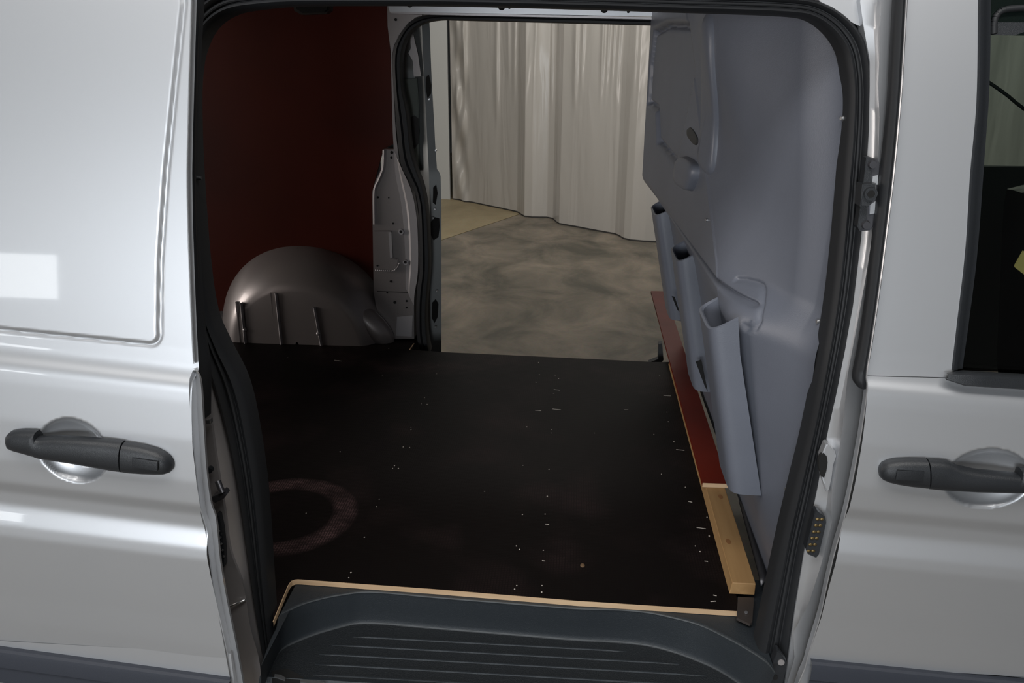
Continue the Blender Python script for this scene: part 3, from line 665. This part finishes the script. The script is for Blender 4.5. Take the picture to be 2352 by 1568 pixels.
# far seal
fo = [(1620, 46), (1490, 41), (1300, 36), (1060, 31), (1000, 33), (965, 39), (938, 54), (918, 80), (904, 112), (901, 150), (906, 230), (912, 306), (921, 378), (938, 412), (953, 441), (961, 480), (963, 540), (964, 616), (958, 660), (956, 700), (956, 763), (962, 800)]
fi = [(1620, 62), (1490, 58), (1300, 53), (1060, 47), (1015, 46), (978, 52), (952, 65), (936, 84), (925, 112), (921, 150), (924, 200), (936, 260), (944, 340), (958, 392), (970, 425), (979, 470), (984, 530), (986, 616), (981, 680), (979, 720), (981, 770), (988, 808)]
FO = np.array(catmull([fy(x, y, YFar-0.01) for x, y in fo], 6)); FI = np.array(catmull([fy(x, y, YFar-0.01) for x, y in fi], 6))
loft('far_seal', [FO + (FI-FO)*t + N_*h for t, h in [(0, -.03), (0, .0), (.1, .010), (.4, .014), (.5, .008), (.6, .012), (.9, .010), (1, 0), (1, -.05)]], rubber, far, auto=45, res=False)
px_f('corner_seal', [(1513, 790), (1521, 788), (1524, 826), (1520, 833), (1490, 833), (1512, 824)], 1.60, 0.03, rubber, far)

# far sliding door edge (open, outboard) seen through the opening
fdr = empty('sliding_door', (0, 0, 0)); fdr.parent = van; tag(fdr, 'far sliding door, open, only its edge showing')
YD = 1.78
edge_m = mat('door_edge_metal', (0.22, 0.23, 0.23), 0.4, 0.5)
dl = [(880, 40), (880, 400), (900, 600), (905, 830)]
d0 = [(940, 40), (955, 200), (958, 392), (975, 500), (976, 650), (975, 830)]
d1 = [(968, 40), (975, 200), (985, 392), (988, 500), (988, 650), (986, 830)]
d2 = [(986, 40), (991, 170), (1000, 337), (1004, 392), (1012, 398), (1014, 480), (1014, 650), (1014, 830)]
loft('door_pan', [[fy(x, y, YD+0.04) for x, y in dl], [fy(x, y, YD+0.03) for x, y in d0], [fy(x, y, YD) for x, y in d1], [fy(x, y, YD+0.012) for x, y in d2], [fy(x, y, YD+0.06) for x, y in d2]], edge_m, fdr, n=80, auto=30, sms=False)
px_f('inner_card', [(923, 182), (958, 180), (962, 250), (963, 392), (940, 392), (930, 300), (925, 230)], YD+0.005, 0.02, mat('grey_green_card', (0.10, 0.115, 0.10), 0.6), fdr, 0.003)
px_f('card_cutout', [(941, 270), (952, 265), (961, 272), (963, 300), (961, 330), (952, 342), (944, 335), (940, 300)], YD+0.003, 0.01, dark_body, fdr)
px_f('bright_pressing', [(940, 62), (948, 75), (960, 125), (967, 175), (950, 176), (948, 140), (938, 122), (944, 110)], YD-0.004, 0.01, paint_far, fdr, 0.001)
for pts in ([(978, 178), (984, 172), (990, 195), (989, 215), (982, 226), (978, 205)], [(995, 430), (1001, 425), (1004, 445), (1000, 470), (994, 465)], [(990, 510), (998, 500), (1008, 503), (1009, 520), (1006, 545), (996, 552), (990, 540)], [(993, 695), (1000, 688), (1006, 700), (1004, 730), (998, 742), (992, 730)]):
    px_f('cutout', pts, YD-0.006, 0.012, black_hole, fdr)
for x, y in ((986, 228), (999, 480), (995, 500), (1003, 668), (1000, 750), (1001, 345)):
    c = fy(x, y, YD-0.004); bm = bmesh.new(); cyl(bm, c, c+np.array([0, -.006, 0]), .005, 12, .003); bm_obj('rivet', bm, metal_lt, fdr, True, 40)
# ---- wheel arch
arch = empty('wheel_arch', (0, 0, 0)); arch.parent = van
def arch_ring(cx, a, h, y, n=60, p=2.15):
    r = []
    for i in range(n+1):
        t = math.pi*i/n; cs, sn = math.cos(t), math.sin(t)
        r.append((cx - a*math.copysign(abs(cs)**(2/p), cs), y, -0.03 + (h+0.03)*abs(sn)**(2/p)))
    return r
AR = [arch_ring(-0.505, .385, .375, 1.80), arch_ring(-0.505, .375, .372, 1.74), arch_ring(-0.502, .362, .360, 1.70), arch_ring(-0.500, .345, .338, 1.66), arch_ring(-0.498, .327, .310, 1.625), arch_ring(-0.498, .308, .280, 1.600),
      arch_ring(-0.498, .290, .256, 1.584), arch_ring(-0.498, .272, .236, 1.575), arch_ring(-0.498, .262, .226, 1.573), arch_ring(-0.498, .255, .220, 1.572), arch_ring(-0.498, .13, .11, 1.568), arch_ring(-0.498, .01, .01, 1.568)]
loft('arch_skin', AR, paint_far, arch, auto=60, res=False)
# teardrop swell on the forward side
bm = bmesh.new(); bmesh.ops.create_uvsphere(bm, u_segments=32, v_segments=20, radius=1)
c = fy(838, 748, 1.60)
Rm = Matrix.Rotation(-0.62, 3, 'Y').inverted() if False else Matrix.Rotation(0.75, 3, 'Y')
for v in bm.verts: v.co = Rm @ Vector((v.co.x*.140, v.co.y*.050, v.co.z*.060)) + Vector(c) + Vector((0, .040, 0))
bm_obj('arch_swell', bm, paint_far, arch, True)
for (xt, yt, xb, yb) in ((552, 693, 562, 787), (632, 672, 645, 790), (720, 704, 737, 797)):
    a = fy(xt, yt, 1.572); b = fy(xb, yb, 1.570)
    ww = 0.020
    V = []; 
    for q, (dx, dy) in enumerate(((-ww, 0.004), (-ww+.004, 0.012), (-.004, 0.012), (0, -0.002), (0.004, -0.006), (0.009, -0.002), (0.011, .004))):
        V += [a + np.array([dx, dy-.006, 0]), b + np.array([dx, dy-.006, 0])]
    Fc = [(2*i, 2*i+1, 2*i+3, 2*i+2) for i in range(6)]
    mesh_obj('arch_rib', V, Fc, paint_in, arch, True, 25)
    # dark flute beside the rib
    V = [a + np.array([-ww, -.0015, 0]), a + np.array([-.003, -.0015, 0]), b + np.array([-.003, -.0015, 0]), b + np.array([-ww, -.0015, 0])]
    
for x, y in ((562, 757), (731, 766)):
    c = fy(x, y, 1.565); bm = bmesh.new(); bmesh.ops.create_uvsphere(bm, u_segments=14, v_segments=8, radius=.009)
    for v in bm.verts: v.co = v.co + Vector(c)
    bm_obj('stud', bm, paint_in, arch, True)

# ---- step well
step = empty('step_well', (0, 0, 0)); step.parent = van
rim_px = [(600, 1530), (622, 1470), (636, 1440), (640, 1418), (650, 1409), (696, 1387), (750, 1372), (789, 1365), (832, 1359.5), (886, 1361), (995, 1371), (1200, 1387.5), (1323, 1397), (1420, 1400), (1486, 1406), (1541, 1417), (1606, 1434.6), (1669, 1464.5), (1715, 1490), (1760, 1520), (1780, 1545)]
bot_px = [(600, 1590), (626, 1530), (640, 1500), (652, 1487), (673, 1475), (723, 1455), (778, 1438.6), (805, 1432), (832, 1429), (886, 1430.5), (995, 1440), (1200, 1457), (1323, 1467), (1420, 1472), (1486, 1479.5), (1541, 1493), (1595, 1512), (1645, 1534), (1690, 1562), (1725, 1590), (1750, 1620)]
ZR, ZT = -0.014, -0.105
rim = np.array(catmull([at(x, y, 'z', ZR) for x, y in rim_px], 8)); bot = np.array(catmull([at(x, y, 'z', ZT) for x, y in bot_px], 8))
def lerp(a, b, t): return a + (b-a)*t
rows_ = []
rows_.append(rim + np.array([0, .012, 0.001])); rows_.append(rim + np.array([0, .004, .002])); rows_.append(rim + np.array([0, 0, 0]))
for t in (.05, .1, .5, .88): rows_.append(lerp(rim, bot, t) + np.array([0, 0.000, 0]))
rows_ += [lerp(rim, bot, .95) + np.array([0, -.001, -.0005]), bot + np.array([0, -.003, 0.001]), bot + np.array([0, -.010, -.001])]
loft('step_riser', rows_, step_mat, step, auto=60, res=False)
worn = mat('worn_glint_plastic', (0.050, 0.056, 0.060), 0.42)  # lighter tubes: edge wear plus the rim and foot highlights painted in
for cv_, nm_ in ((rim, 'worn_rim_glint'), (bot + np.array([0, -.002, .0005]), 'worn_foot_glint')):
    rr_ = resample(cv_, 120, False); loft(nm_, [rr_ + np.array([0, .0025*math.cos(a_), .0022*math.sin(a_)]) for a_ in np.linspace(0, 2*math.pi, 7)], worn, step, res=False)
# flat top deck round the well, up to the plywood edge
dk = np.array([(p[0], 0.10, ZR+.001) for p in rim]); 
loft('step_deck', [np.array([(p[0], max(0.20, p[1]+.1), ZR+.0005) for p in rim]), rim + np.array([0, .010, .001])], step_mat, step, res=False)
plate('deck_side', [at(1735, 1493, 'z', ZR), at(1640, 1440, 'z', ZR), (0.95, 0.12, ZR), (1.12, 0.12, ZR), (1.12, -0.14, ZR)], (0, 0, -.01), step_mat, step)
# tread with ribs
ty0, ty1 = -0.175, 0.06
tread = plate('step_tread', [(-0.02, ty0, ZT), (1.10, ty0, ZT), (1.10, 0.12, ZT), (-0.02, 0.12, ZT)], (0, 0, -.012), step_mat2, step)
for k, (yl, xr0, xl0) in enumerate(((1483, 1440, 813), (1505, 1560, 765), (1528, 1620, 735), (1552, 1660, 725), (1577, 1690, 720))):
    pa_ = at(1200, yl, 'z', ZT); x0 = at(xl0, yl-30, 'z', ZT)[0]; x1 = at(xr0, yl+20, 'z', ZT)[0]
    V = []; n = 40
    for i in range(n+1):
        x = x0 + (x1-x0)*i/n; e_ = min(1, min(i, n-i)/3)
        for dy, dz in ((-.0022, 0), (-.0012, .0022*e_), (.0012, .0022*e_), (.0022, 0)): V.append((x, pa_[1]+dy, ZT+dz+.0002))
    Fc = [(4*i+j, 4*i+j+1, 4*i+j+5, 4*i+j+4) for i in range(n) for j in range(3)]
    mesh_obj('tread_rib', V, Fc, step_mat, step, True, 30)
# outer sill
loft('sill_edge', [[(x, ty0+.008, ZT+.0) for x in (-0.02, 1.1)], [(x, ty0-.003, ZT+.004) for x in (-0.02, 1.1)], [(x, ty0-.010, ZT-.004) for x in (-0.02, 1.1)], [(x, ty0-.012, ZT-.06) for x in (-0.02, 1.1)]], step_mat, step, n=2, sms=False)
for pts in ([(631, 1547), (645, 1549), (656, 1556), (654, 1561), (640, 1556), (630, 1553)], [(690, 1560), (745, 1565), (745, 1572), (690, 1566)]):
    plate('guide_rail', [at(x, y, 'z', ZT+.006) for x, y in pts], (0, 0, -.004), metal_lt, step)
plate('roller_arm', [at(x, y, 'z', ZT+.003) for x, y in [(625, 1540), (660, 1535), (700, 1556), (700, 1590), (625, 1590)]], (0, 0, -.008), black_hole, step)

# ------------------------------------------------------------ things fitted in the load space
# plywood floor
pf = empty('plywood_floor', (0.3, 0.8, -0.016))
def CH(o, root):
    o.parent = root; o.matrix_parent_inverse = root.matrix_world.inverted() if False else Matrix.Translation(-root.location); return o
zf0 = -0.012
nl = at(627, 1428, 'z', 0); nc = at(668, 1333, 'z', 0); nc2 = at(690, 1331, 'z', 0); nr = at(1693, 1404, 'z', 0)
corner = [np.array(p) for p in catmull([at(662, 1345, 'z', 0), at(669, 1335, 'z', 0), at(680, 1331, 'z', 0), at(695, 1331.5, 'z', 0)], 4)]
fl_ = at(940, 803, 'z', 0); fa = at(951, 788, 'z', 0); fr1 = at(1478, 829, 'z', 0); fr2 = at(1505, 831, 'z', 0)
outline = [(-1.70, -0.075, 0), (nl[0]-0.02, -0.075, 0), nl] + corner + [at(1000, 1353.5, 'z', 0), at(1323, 1380, 'z', 0), nr, (0.99, nr[1]+.03, 0), (1.03, 1.50, 0), at(1500, 831, 'z', 0), at(1250, 819, 'z', 0), at(1013, 808, 'z', 0), at(945, 803, 'z', 0), fa + np.array([0, .15, 0]), (-0.13, 1.79, 0), (-1.70, 1.79, 0)]
outline = [(float(p[0]), float(p[1]), 0.0) for p in outline]
o = plate('board', outline, (0, 0, -0.012), ply_film); CH(o, pf)
# pale cut edge as its own strip along the front
fe = [nl] + corner + [at(1000, 1353.5, 'z', 0), at(1323, 1380, 'z', 0), nr]
fe = np.array(resample(fe, 160, False)); fe[:, 2] = 0
nrm = np.zeros_like(fe); d = np.gradient(fe, axis=0); nrm[:, 0] = d[:, 1]; nrm[:, 1] = -d[:, 0]; nrm /= np.linalg.norm(nrm, axis=1)[:, None]
c_a = fe + nrm*-.001 + [0, 0, .0002]; c_b = fe + nrm*.0006 + [0, 0, .0002]; c_c = fe + nrm*.0006 + [0, 0, -.012]
o = loft('cut_edge', [c_a, c_b, c_c], ply_edge, None, res=False, auto=30); CH(o, pf); tag(o, 'pale bare plywood cut edge')
bmx = bmesh.new(); a_ = at(941, 803, 'z', .0005); b_ = at(951, 789, 'z', .0005)
cyl(bmx, a_, b_, .0022, 6); o = bm_obj('cut_edge', bmx, ply_edge); CH(o, pf)
tag(pf, 'dark brown film-faced plywood floor of the load space with worn ring mark and screw holes', 'floor board')
# shiny screw holes and staple marks in the board
dots = [(975, 913), (968, 927), (981, 928), (944, 981), (944, 986), (926, 1026), (941, 1027), (906, 1069), (902, 1075), (915, 1075), (871, 1146), (865, 1163), (837, 1233), (806, 1314), (801, 1326), (703, 1178), (781, 1037),
        (1239, 860), (1231, 878), (1275, 861), (1283, 869), (1271, 903), (1210, 980), (1267, 986), (1266, 994), (1365, 994), (1502, 997), (1548, 1014), (1201, 1068), (1261, 1077), (1257, 1139), (1200, 1181), (1252, 1180), (1519, 1088), (1574, 1118), (1587, 1152),
        (1193, 1261), (1186, 1253), (1248, 1263), (1187, 1344), (1182, 1352), (1245, 1344), (1244, 1359), (1608, 1266), (1597, 1253), (1532, 946), (1515, 863), (1237, 832), (1006, 838), (1003, 858), (778, 828), (661, 821), (1535, 968), (1629, 1230), (1113, 1128), (1624, 1187), (878, 861), (893, 800)]
me_dot = None
bm = bmesh.new(); g_ = bmesh.ops.create_cone(bm, cap_ends=True, segments=8, radius1=.0019, radius2=.0013, depth=.0010); me_dot = bpy.data.meshes.new('screw'); bm.to_mesh(me_dot); bm.free()
chip = mat('pale_splinter', (0.42, 0.38, 0.34), 0.5); me_dot.materials.append(chip)
for x, y in dots:
    p = at(x, y, 'z', .0006); o = bpy.data.objects.new('screw', me_dot); COL.objects.link(o); s_ = random.uniform(.7, 1.2); o.scale = (s_, s_*1.1, 1); CH(o, pf); o.location = Vector(p)
bm = bmesh.new(); box(bm, (0, 0, 0), (1, .0022, .0006)); me_st = bpy.data.meshes.new('staple'); bm.to_mesh(me_st); bm.free(); me_st.materials.append(chip)
for x0, y0, x1, y1 in ((1272, 894, 1286, 896), (1229, 942, 1243, 943), (1269, 939, 1288, 941), (1524, 908, 1541, 909), (1553, 1032, 1572, 1034), (1600, 1211, 1621, 1214), (1618, 1288, 1626, 1289), (1245, 1287, 1252, 1288), (1252, 1203, 1261, 1204), (1581, 1151, 1590, 1153), (1638, 1366, 1646, 1368), (1632, 1381, 1644, 1380), (1434, 941, 1443, 941), (768, 827, 784, 829)):
    a = at(x0, y0, 'z', .0004); b = at(x1, y1, 'z', .0004); o = bpy.data.objects.new('staple', me_st); COL.objects.link(o); CH(o, pf)
    dlt = b-a; o.location = Vector((a+b)/2); o.scale = (np.linalg.norm(dlt), 1, 1); o.rotation_euler = (0, 0, math.atan2(dlt[1], dlt[0]))
bm = bmesh.new(); bmesh.ops.create_uvsphere(bm, u_segments=12, v_segments=6, radius=1)
c = at(1338, 1298, 'z', .001)
for v in bm.verts: v.co = Vector((v.co.x*.0055, v.co.y*.008, v.co.z*.002)) + Vector(c)
crumb = bm_obj('plug', bm, mat('brown_crumb', (0.12, 0.07, 0.035), 0.7)); CH(crumb, pf)

# batten and red strip
bt = empty('wooden_batten', (1.0, 0.75, 0))
A0 = at(1675, 1364, 'z', 0); A1 = at(1535, 838, 'z', 0)
xb0, xb1 = A0[0], A1[0]; yb0 = A0[1]; bw = at(1733, 1367, 'z', 0)[0] - xb0; bh = 0.030
bm = bmesh.new(); vs = []
for (yy, xx) in ((yb0, xb0), (A1[1], xb1)):
    for dx, dz in ((0, .0005), (bw, .0005), (bw, bh), (0.004, bh)): vs.append(bm.verts.new((xx+dx, yy, dz)))
for f in ((0, 1, 2, 3), (7, 6, 5, 4), (0, 4, 5, 1), (1, 5, 6, 2), (2, 6, 7, 3), (3, 7, 4, 0)): bm.faces.new([vs[i] for i in f])
bmesh.ops.recalc_face_normals(bm, faces=bm.faces); bmesh.ops.bevel(bm, geom=bm.edges[:], offset=.0012, segments=1, affect='EDGES')
o = bm_obj('beam', bm, pine); CH(o, bt)
for x, y, r in ((1655, 1140, .006), (1673, 1243, .006)):
    c = at(x, y, 'z', bh+.0004); bm = bmesh.new(); cyl(bm, c, c+np.array([0, 0, .0003]), r, 14)
    for v in bm.verts: v.co.y = c[1] + (v.co.y-c[1])*1.8
    o = bm_obj('knot', bm, mat('knot_wood', (0.22, 0.10, 0.035), 0.6)); CH(o, bt)
tag(bt, 'light bare pine batten lying on the dark floor along the foot of the bulkhead', 'wood batten')
rs = empty('red_board', (1.0, 1.4, bh))
R0 = at(1614, 1109, 'z', bh+.012); R1 = at(1671, 1108, 'z', bh+.012); R2 = at(1495, 668, 'z', bh+.012)
yy1 = R2[1]; hw = R1[0]-R0[0]
bm = bmesh.new(); vs = []
for (xx, yy) in ((R0[0], R0[1]), (R2[0], yy1)):
    for dx, dz in ((0, bh+.0008), (hw, bh+.0008), (hw, bh+.0124), (0, bh+.0124)): vs.append(bm.verts.new((xx+dx, yy, dz)))
for f in ((0, 1, 2, 3), (7, 6, 5, 4), (0, 4, 5, 1), (1, 5, 6, 2), (2, 6, 7, 3), (3, 7, 4, 0)): bm.faces.new([vs[i] for i in f])
o = bm_obj('plank', bm, red_bright); CH(o, rs)
o = box_obj('cut_end', (R0[0]-.0003, R0[1]-.0012, bh+.0006), (R1[0]+.0003, R0[1], bh+.0126), ply_edge); CH(o, rs); tag(o, 'pale bare plywood end')
tag(rs, 'long narrow dark red film-faced board lying on the pine batten', 'board')

# red lining on the far wall
rl = plate('wall_lining', [(-1.70, 1.735, -0.0), at(862, 690, 'y', 1.735), at(857, 600, 'y', 1.735), at(857, 430, 'y', 1.735), at(880, 343, 'y', 1.735), at(905, 330, 'y', 1.735), at(889, -40, 'y', 1.735), (-1.70, 1.735, 1.30)], (0, 0.012, 0), red_mat)
tag(rl, 'large dark red film-faced plywood sheet lining the wall above the wheel arch', 'panel')
# roof lamp recess
rv = [at(x, y, 'y', 1.40) for x, y in ((668, -10), (676, 25), (692, 34), (748, 32), (757, 24), (760, -10))]
o = plate('roof_lamp', rv, (0, 0.04, 0), mat('lamp_plastic', (0.03, 0.028, 0.026), 0.4)); o.parent = van
rv = [at(x, y, 'y', 1.395) for x, y in ((674, -10), (681, 21), (695, 30), (744, 28), (751, 21), (753, -10))]
o = plate('lamp_recess', rv, (0, 0.004, 0), black_hole); o.parent = van

# ------------------------------------------------------------ bulkhead
bk = empty('bulkhead', (1.05, 0.75, -0.01))
def Xf(y): return 0.93 - 0.065*(y-0.25)/1.3
def yr(z): return 0.256 + (z-0.70)*1.10
def X_up(y, z):
    r = max(0.12, yr(z)); xf = Xf(max(y, r))
    if y >= r + 0.05: X = Xf(y)
    else:
        t = min(1.0, max(0.0, (r + 0.05 - y)/(r + 0.08))); X = Xf(r) + (1.047-Xf(r))*(0.55*t + 0.45*t*t*(3-2*t))
    X += 0.0
    # shoulder: the top right of the pressing swells rearward, a shape put in to bring shade there
    X -= 0.075*math.exp(-((y-(r*0.50))/(0.28*r+.03))**2)*sm(0.80, 1.20, z)
    ym = -0.092 + lean(z); X += 0.020*sm(ym+0.11, ym, y)
    return X
def X_lo(y, z):
    X = 0.934 + (0.60-z)*0.235
    t = sm(0.16, -0.10, y); return X + (max(X, 1.052)-X)*t
def X_b(y, z):
    u = X_up(y, z); l = X_lo(y, z)
    k = sm(0.60, 0.70, z)           # ledge
    X = l*(1-k) + u*k
    # outlines pressed into the upper field
    if y > -0.05: X += 0.014*math.exp(-((z-0.655)/0.0055)**2)*sm(0.075, 0.105, y)
    if y < 0.25 and 0.56 < z < 0.82:
        X += 0.007*math.exp(-(seg_d(PAD, y, z)/0.0045)**2)
    if z > 0.66 and y > yr(z)+0.03:
        yc = y
        d = abs_outline(y, z); X += 0.018*math.exp(-(d/0.008)**2)
        if inside(y, z): X += 0.010
    return X
import functools
# pressed panel outline in (y, z)
OUTL = []
for (x, y) in [(1612, 95), (1600, 60), (1530, 58), (1503, 75), (1495, 150), (1489, 235), (1507, 250), (1510, 325), (1552, 378)]:
    p = at(x, y, 'x', 0.90)
    for _ in range(6): p = at(x, y, 'x', Xf(p[1]))
    OUTL.append((p[1], p[2]))
OUTL_A = np.array(OUTL)
def abs_outline(y, z):
    P_ = np.array([y, z]); best = 9
    for a, b in zip(OUTL_A[:-1], OUTL_A[1:]):
        ab = b-a; t = max(0, min(1, float((P_-a) @ ab/(ab @ ab)))); best = min(best, float(np.linalg.norm(P_-a-ab*t)))
    return best
POLY = [tuple(p) for p in OUTL]
def inside(y, z):
    c = False; n = len(POLY); j = n-1
    for i in range(n):
        yi, zi = POLY[i]; yj, zj = POLY[j]
        if (zi > z) != (zj > z) and y < (yj-yi)*(z-zi)/(zj-zi)+yi: c = not c
        j = i
    return c
def X_s(y, z):
    k = sm(0.60, 0.70, z); return X_lo(y, z)*(1-k) + X_up(y, z)*k
def on_b(px, py, off=0.0):
    X = 1.0
    for _ in range(60):
        p = at(px, py, 'x', X); X = 0.7*X + 0.3*(X_s(min(1.6, max(-.09, p[1])), p[2]) - off)
    return at(px, py, 'x', X)
def seg_d(A, y, z):
    P_ = np.array([y, z]); best = 9.0
    for a, b in zip(A[:-1], A[1:]):
        ab = b-a; t = max(0, min(1, float((P_-a) @ ab/(ab @ ab)))); best = min(best, float(np.linalg.norm(P_-a-ab*t)))
    return best
PAD = [on_b(x, y)[1:] for x, y in [(1690, 642), (1712, 643), (1738, 650), (1749, 656), (1752, 668), (1748, 705), (1743, 738), (1736, 750), (1722, 754), (1708, 748)]]
ys = np.array(list(np.linspace(-0.16, 0.26, 130)) + list(np.linspace(0.268, 1.62, 180))); zsb = np.array(sorted(list(np.linspace(-0.01, 0.632, 90)) + list(np.linspace(0.636, 0.674, 26)) + list(np.linspace(0.677, 0.80, 40)) + list(np.linspace(0.806, 1.29, 90))))
V = []
for z in zsb:
    ym = -0.092 + lean(z)
    for y in ys:
        y2 = ym + (y+0.16)/(1.78)*(1.62-ym); V.append((X_b(y2, z), y2, z))
Fc = []
for i in range(len(zsb)-1):
    for j in range(len(ys)-1):
        a = i*len(ys)+j; Fc.append((a, a+1, a+len(ys)+1, a+len(ys)))
pan = mesh_obj('partition_panel', V, Fc, bulk_mat, None, True); CH(pan, bk)
# far edge return so the panel reads as a solid moulding
ret = loft('edge_return', [[(X_b(1.62, z), 1.62, z) for z in zsb[::6]], [(X_b(1.62, z)+.03, 1.635, z) for z in zsb[::6]], [(1.10, 1.64, z) for z in zsb[::6]]], bulk_mat, None, n=60); CH(ret, bk)
# pockets
def pocket(y0, y1, ztop=0.602, zbot=0.235):
    n = 26; lev = 9; outer = []; inner = []
    def xw(z): return 0.930 + (0.60-z)*0.235
    def xfp(z): return 0.886 + (0.60-z)*0.205
    def ring(z, off, lift):
        r = []
        yc = (y0+y1)/2; hw_ = (y1-y0)/2 - off
        for i in range(n+1):
            s = i/n; t = math.pi*s
            u = -math.cos(t); v = math.sin(t)
            yy = yc + hw_*math.copysign(abs(u)**0.35, u); d = abs(v)**0.35
            xx = xw(z) + 0.012 - (xw(z)+0.012 - xfp(z) - off)*d
            zz = z + lift*(0.030*(1-d) )
            r.append((xx, yy, zz))
        return r
    rr = []
    zl = np.linspace(zbot, ztop, lev)
    cap = ring(zbot, 0.03, 0); cap = [(x, y, zbot-0.012) for x, y, z in cap]
    rr.append([(xw(zbot)+.01, (y0+y1)/2, zbot-.014)]*(n+1)); rr.append(cap)
    for z in zl: rr.append(ring(z, 0, 1 if z > ztop-.01 else 0))
    rr.append([(x, y, z+.003) for x, y, z in ring(ztop, .004, 1)])
    rr.append(ring(ztop, 0.009, 1))
    for z in zl[::-1][1:5]: rr.append(ring(z, 0.010, 0))
    zb = zl[::-1][4]
    rr.append([(xw(zb)+.01, (y0+y1)/2, zb)]*(n+1))
    return rr
for (a, b) in ((0.07, 0.245), (0.64, 0.825), (1.29, 1.50)):
    o = loft('pocket', pocket(a, b), bulk_mat, None, res=False, auto=50); CH(o, bk)
for pts in ([(1543, 680), (1550, 682), (1561, 716), (1556, 712)],):
    o = plate('slot', [at(x, y, 'y', 1.20) for x, y in pts], (0, .003, 0), black_hole); CH(o, bk)
o = plate('slot', [at(x, y, 'y', 0.600) for x, y in [(1598, 831), (1611, 826), (1626, 900), (1618, 885)]], (0, .003, 0), black_hole); CH(o, bk)
# hooks moulded under the pressed panel
def dome(name, pts, h, m=bulk_mat):
    """low moulded swelling standing proud of the panel; outline laid out on the panel itself"""
    Q = np.array([on_b(x, y, h*0.5)[1:] for x, y in pts]); Q = resample(list(Q) + [Q[0]], 44, True)[:-1]; c = Q.mean(0); V = []; K = len(Q)
    lv = ((1.05, -.4), (1.0, 0.2), (.96, .65), (.88, .9), (.65, 1.0), (.3, 1.0))
    for sc, hh in lv: V += [(X_s(*(c + (q-c)*sc)) - h*hh, *(c + (q-c)*sc)) for q in Q]
    Fc = [(i*K+k, i*K+(k+1) % K, (i+1)*K+(k+1) % K, (i+1)*K+k) for i in range(len(lv)-1) for k in range(K)]
    V.append((X_s(*c)-h, *c)); n = len(V)-1; Fc += [((len(lv)-1)*K+k, (len(lv)-1)*K+(k+1) % K, n) for k in range(K)]
    o = mesh_obj(name, V, Fc, m, None, True, 60); CH(o, bk); return o
dome('ridge_rail', [(1613, 70), (1618, 34), (1628, 32), (1634, 90), (1640, 200), (1644, 300), (1641, 350), (1636, 385), (1626, 399), (1614, 394), (1604, 378), (1606, 340), (1611, 280), (1613, 180)], 0.012)
dome('hook', [(1551, 405), (1554, 375), (1564, 360), (1580, 364), (1594, 378), (1596, 400), (1588, 425), (1580, 438), (1562, 430), (1553, 420)], 0.022)
dome('hook_slot', [(1577, 298), (1586, 293), (1600, 312), (1602, 328), (1594, 332), (1578, 312)], 0.003, black_pl)
for x, y in ((1937, 272), (1881, 738), (1808, 1122), (1625, 505)):
    p = on_b(x, y, .0); bm = bmesh.new(); cyl(bm, p, p+np.array([-.005, -.002, 0]), .005, 14, .003); o = bm_obj('screw', bm, metal_lt, None, True, 40); CH(o, bk)
# floor trim and foot
ft = loft('foot_trim', [[at(1697, 1150, 'z', .012), at(1735, 1290, 'z', .012), at(1748, 1345, 'z', .012)], [at(1716, 1150, 'z', .012), at(1752, 1280, 'z', .012), at(1762, 1330, 'z', .012)]], metal_dark, None, n=10); CH(ft, bk); solid(ft, .004)
fb = plate('foot_bracket', [at(x, y, 'z', .002) for x, y in ((1695, 1370), (1732, 1372), (1728, 1428), (1722, 1432), (1692, 1418))], (0, 0, -.006), mat('brown_steel', (0.035, 0.028, 0.025), .5), None); CH(fb, bk)
sc_ = at(1714, 1407, 'z', .003); bm = bmesh.new(); cyl(bm, sc_, sc_+np.array([0, 0, .002]), .004, 12); o = bm_obj('screw', bm, metal_lt, None, True, 40); CH(o, bk)
tag(bk, 'moulded blue-grey plastic bulkhead with three open pockets dividing cab and load space', 'partition')
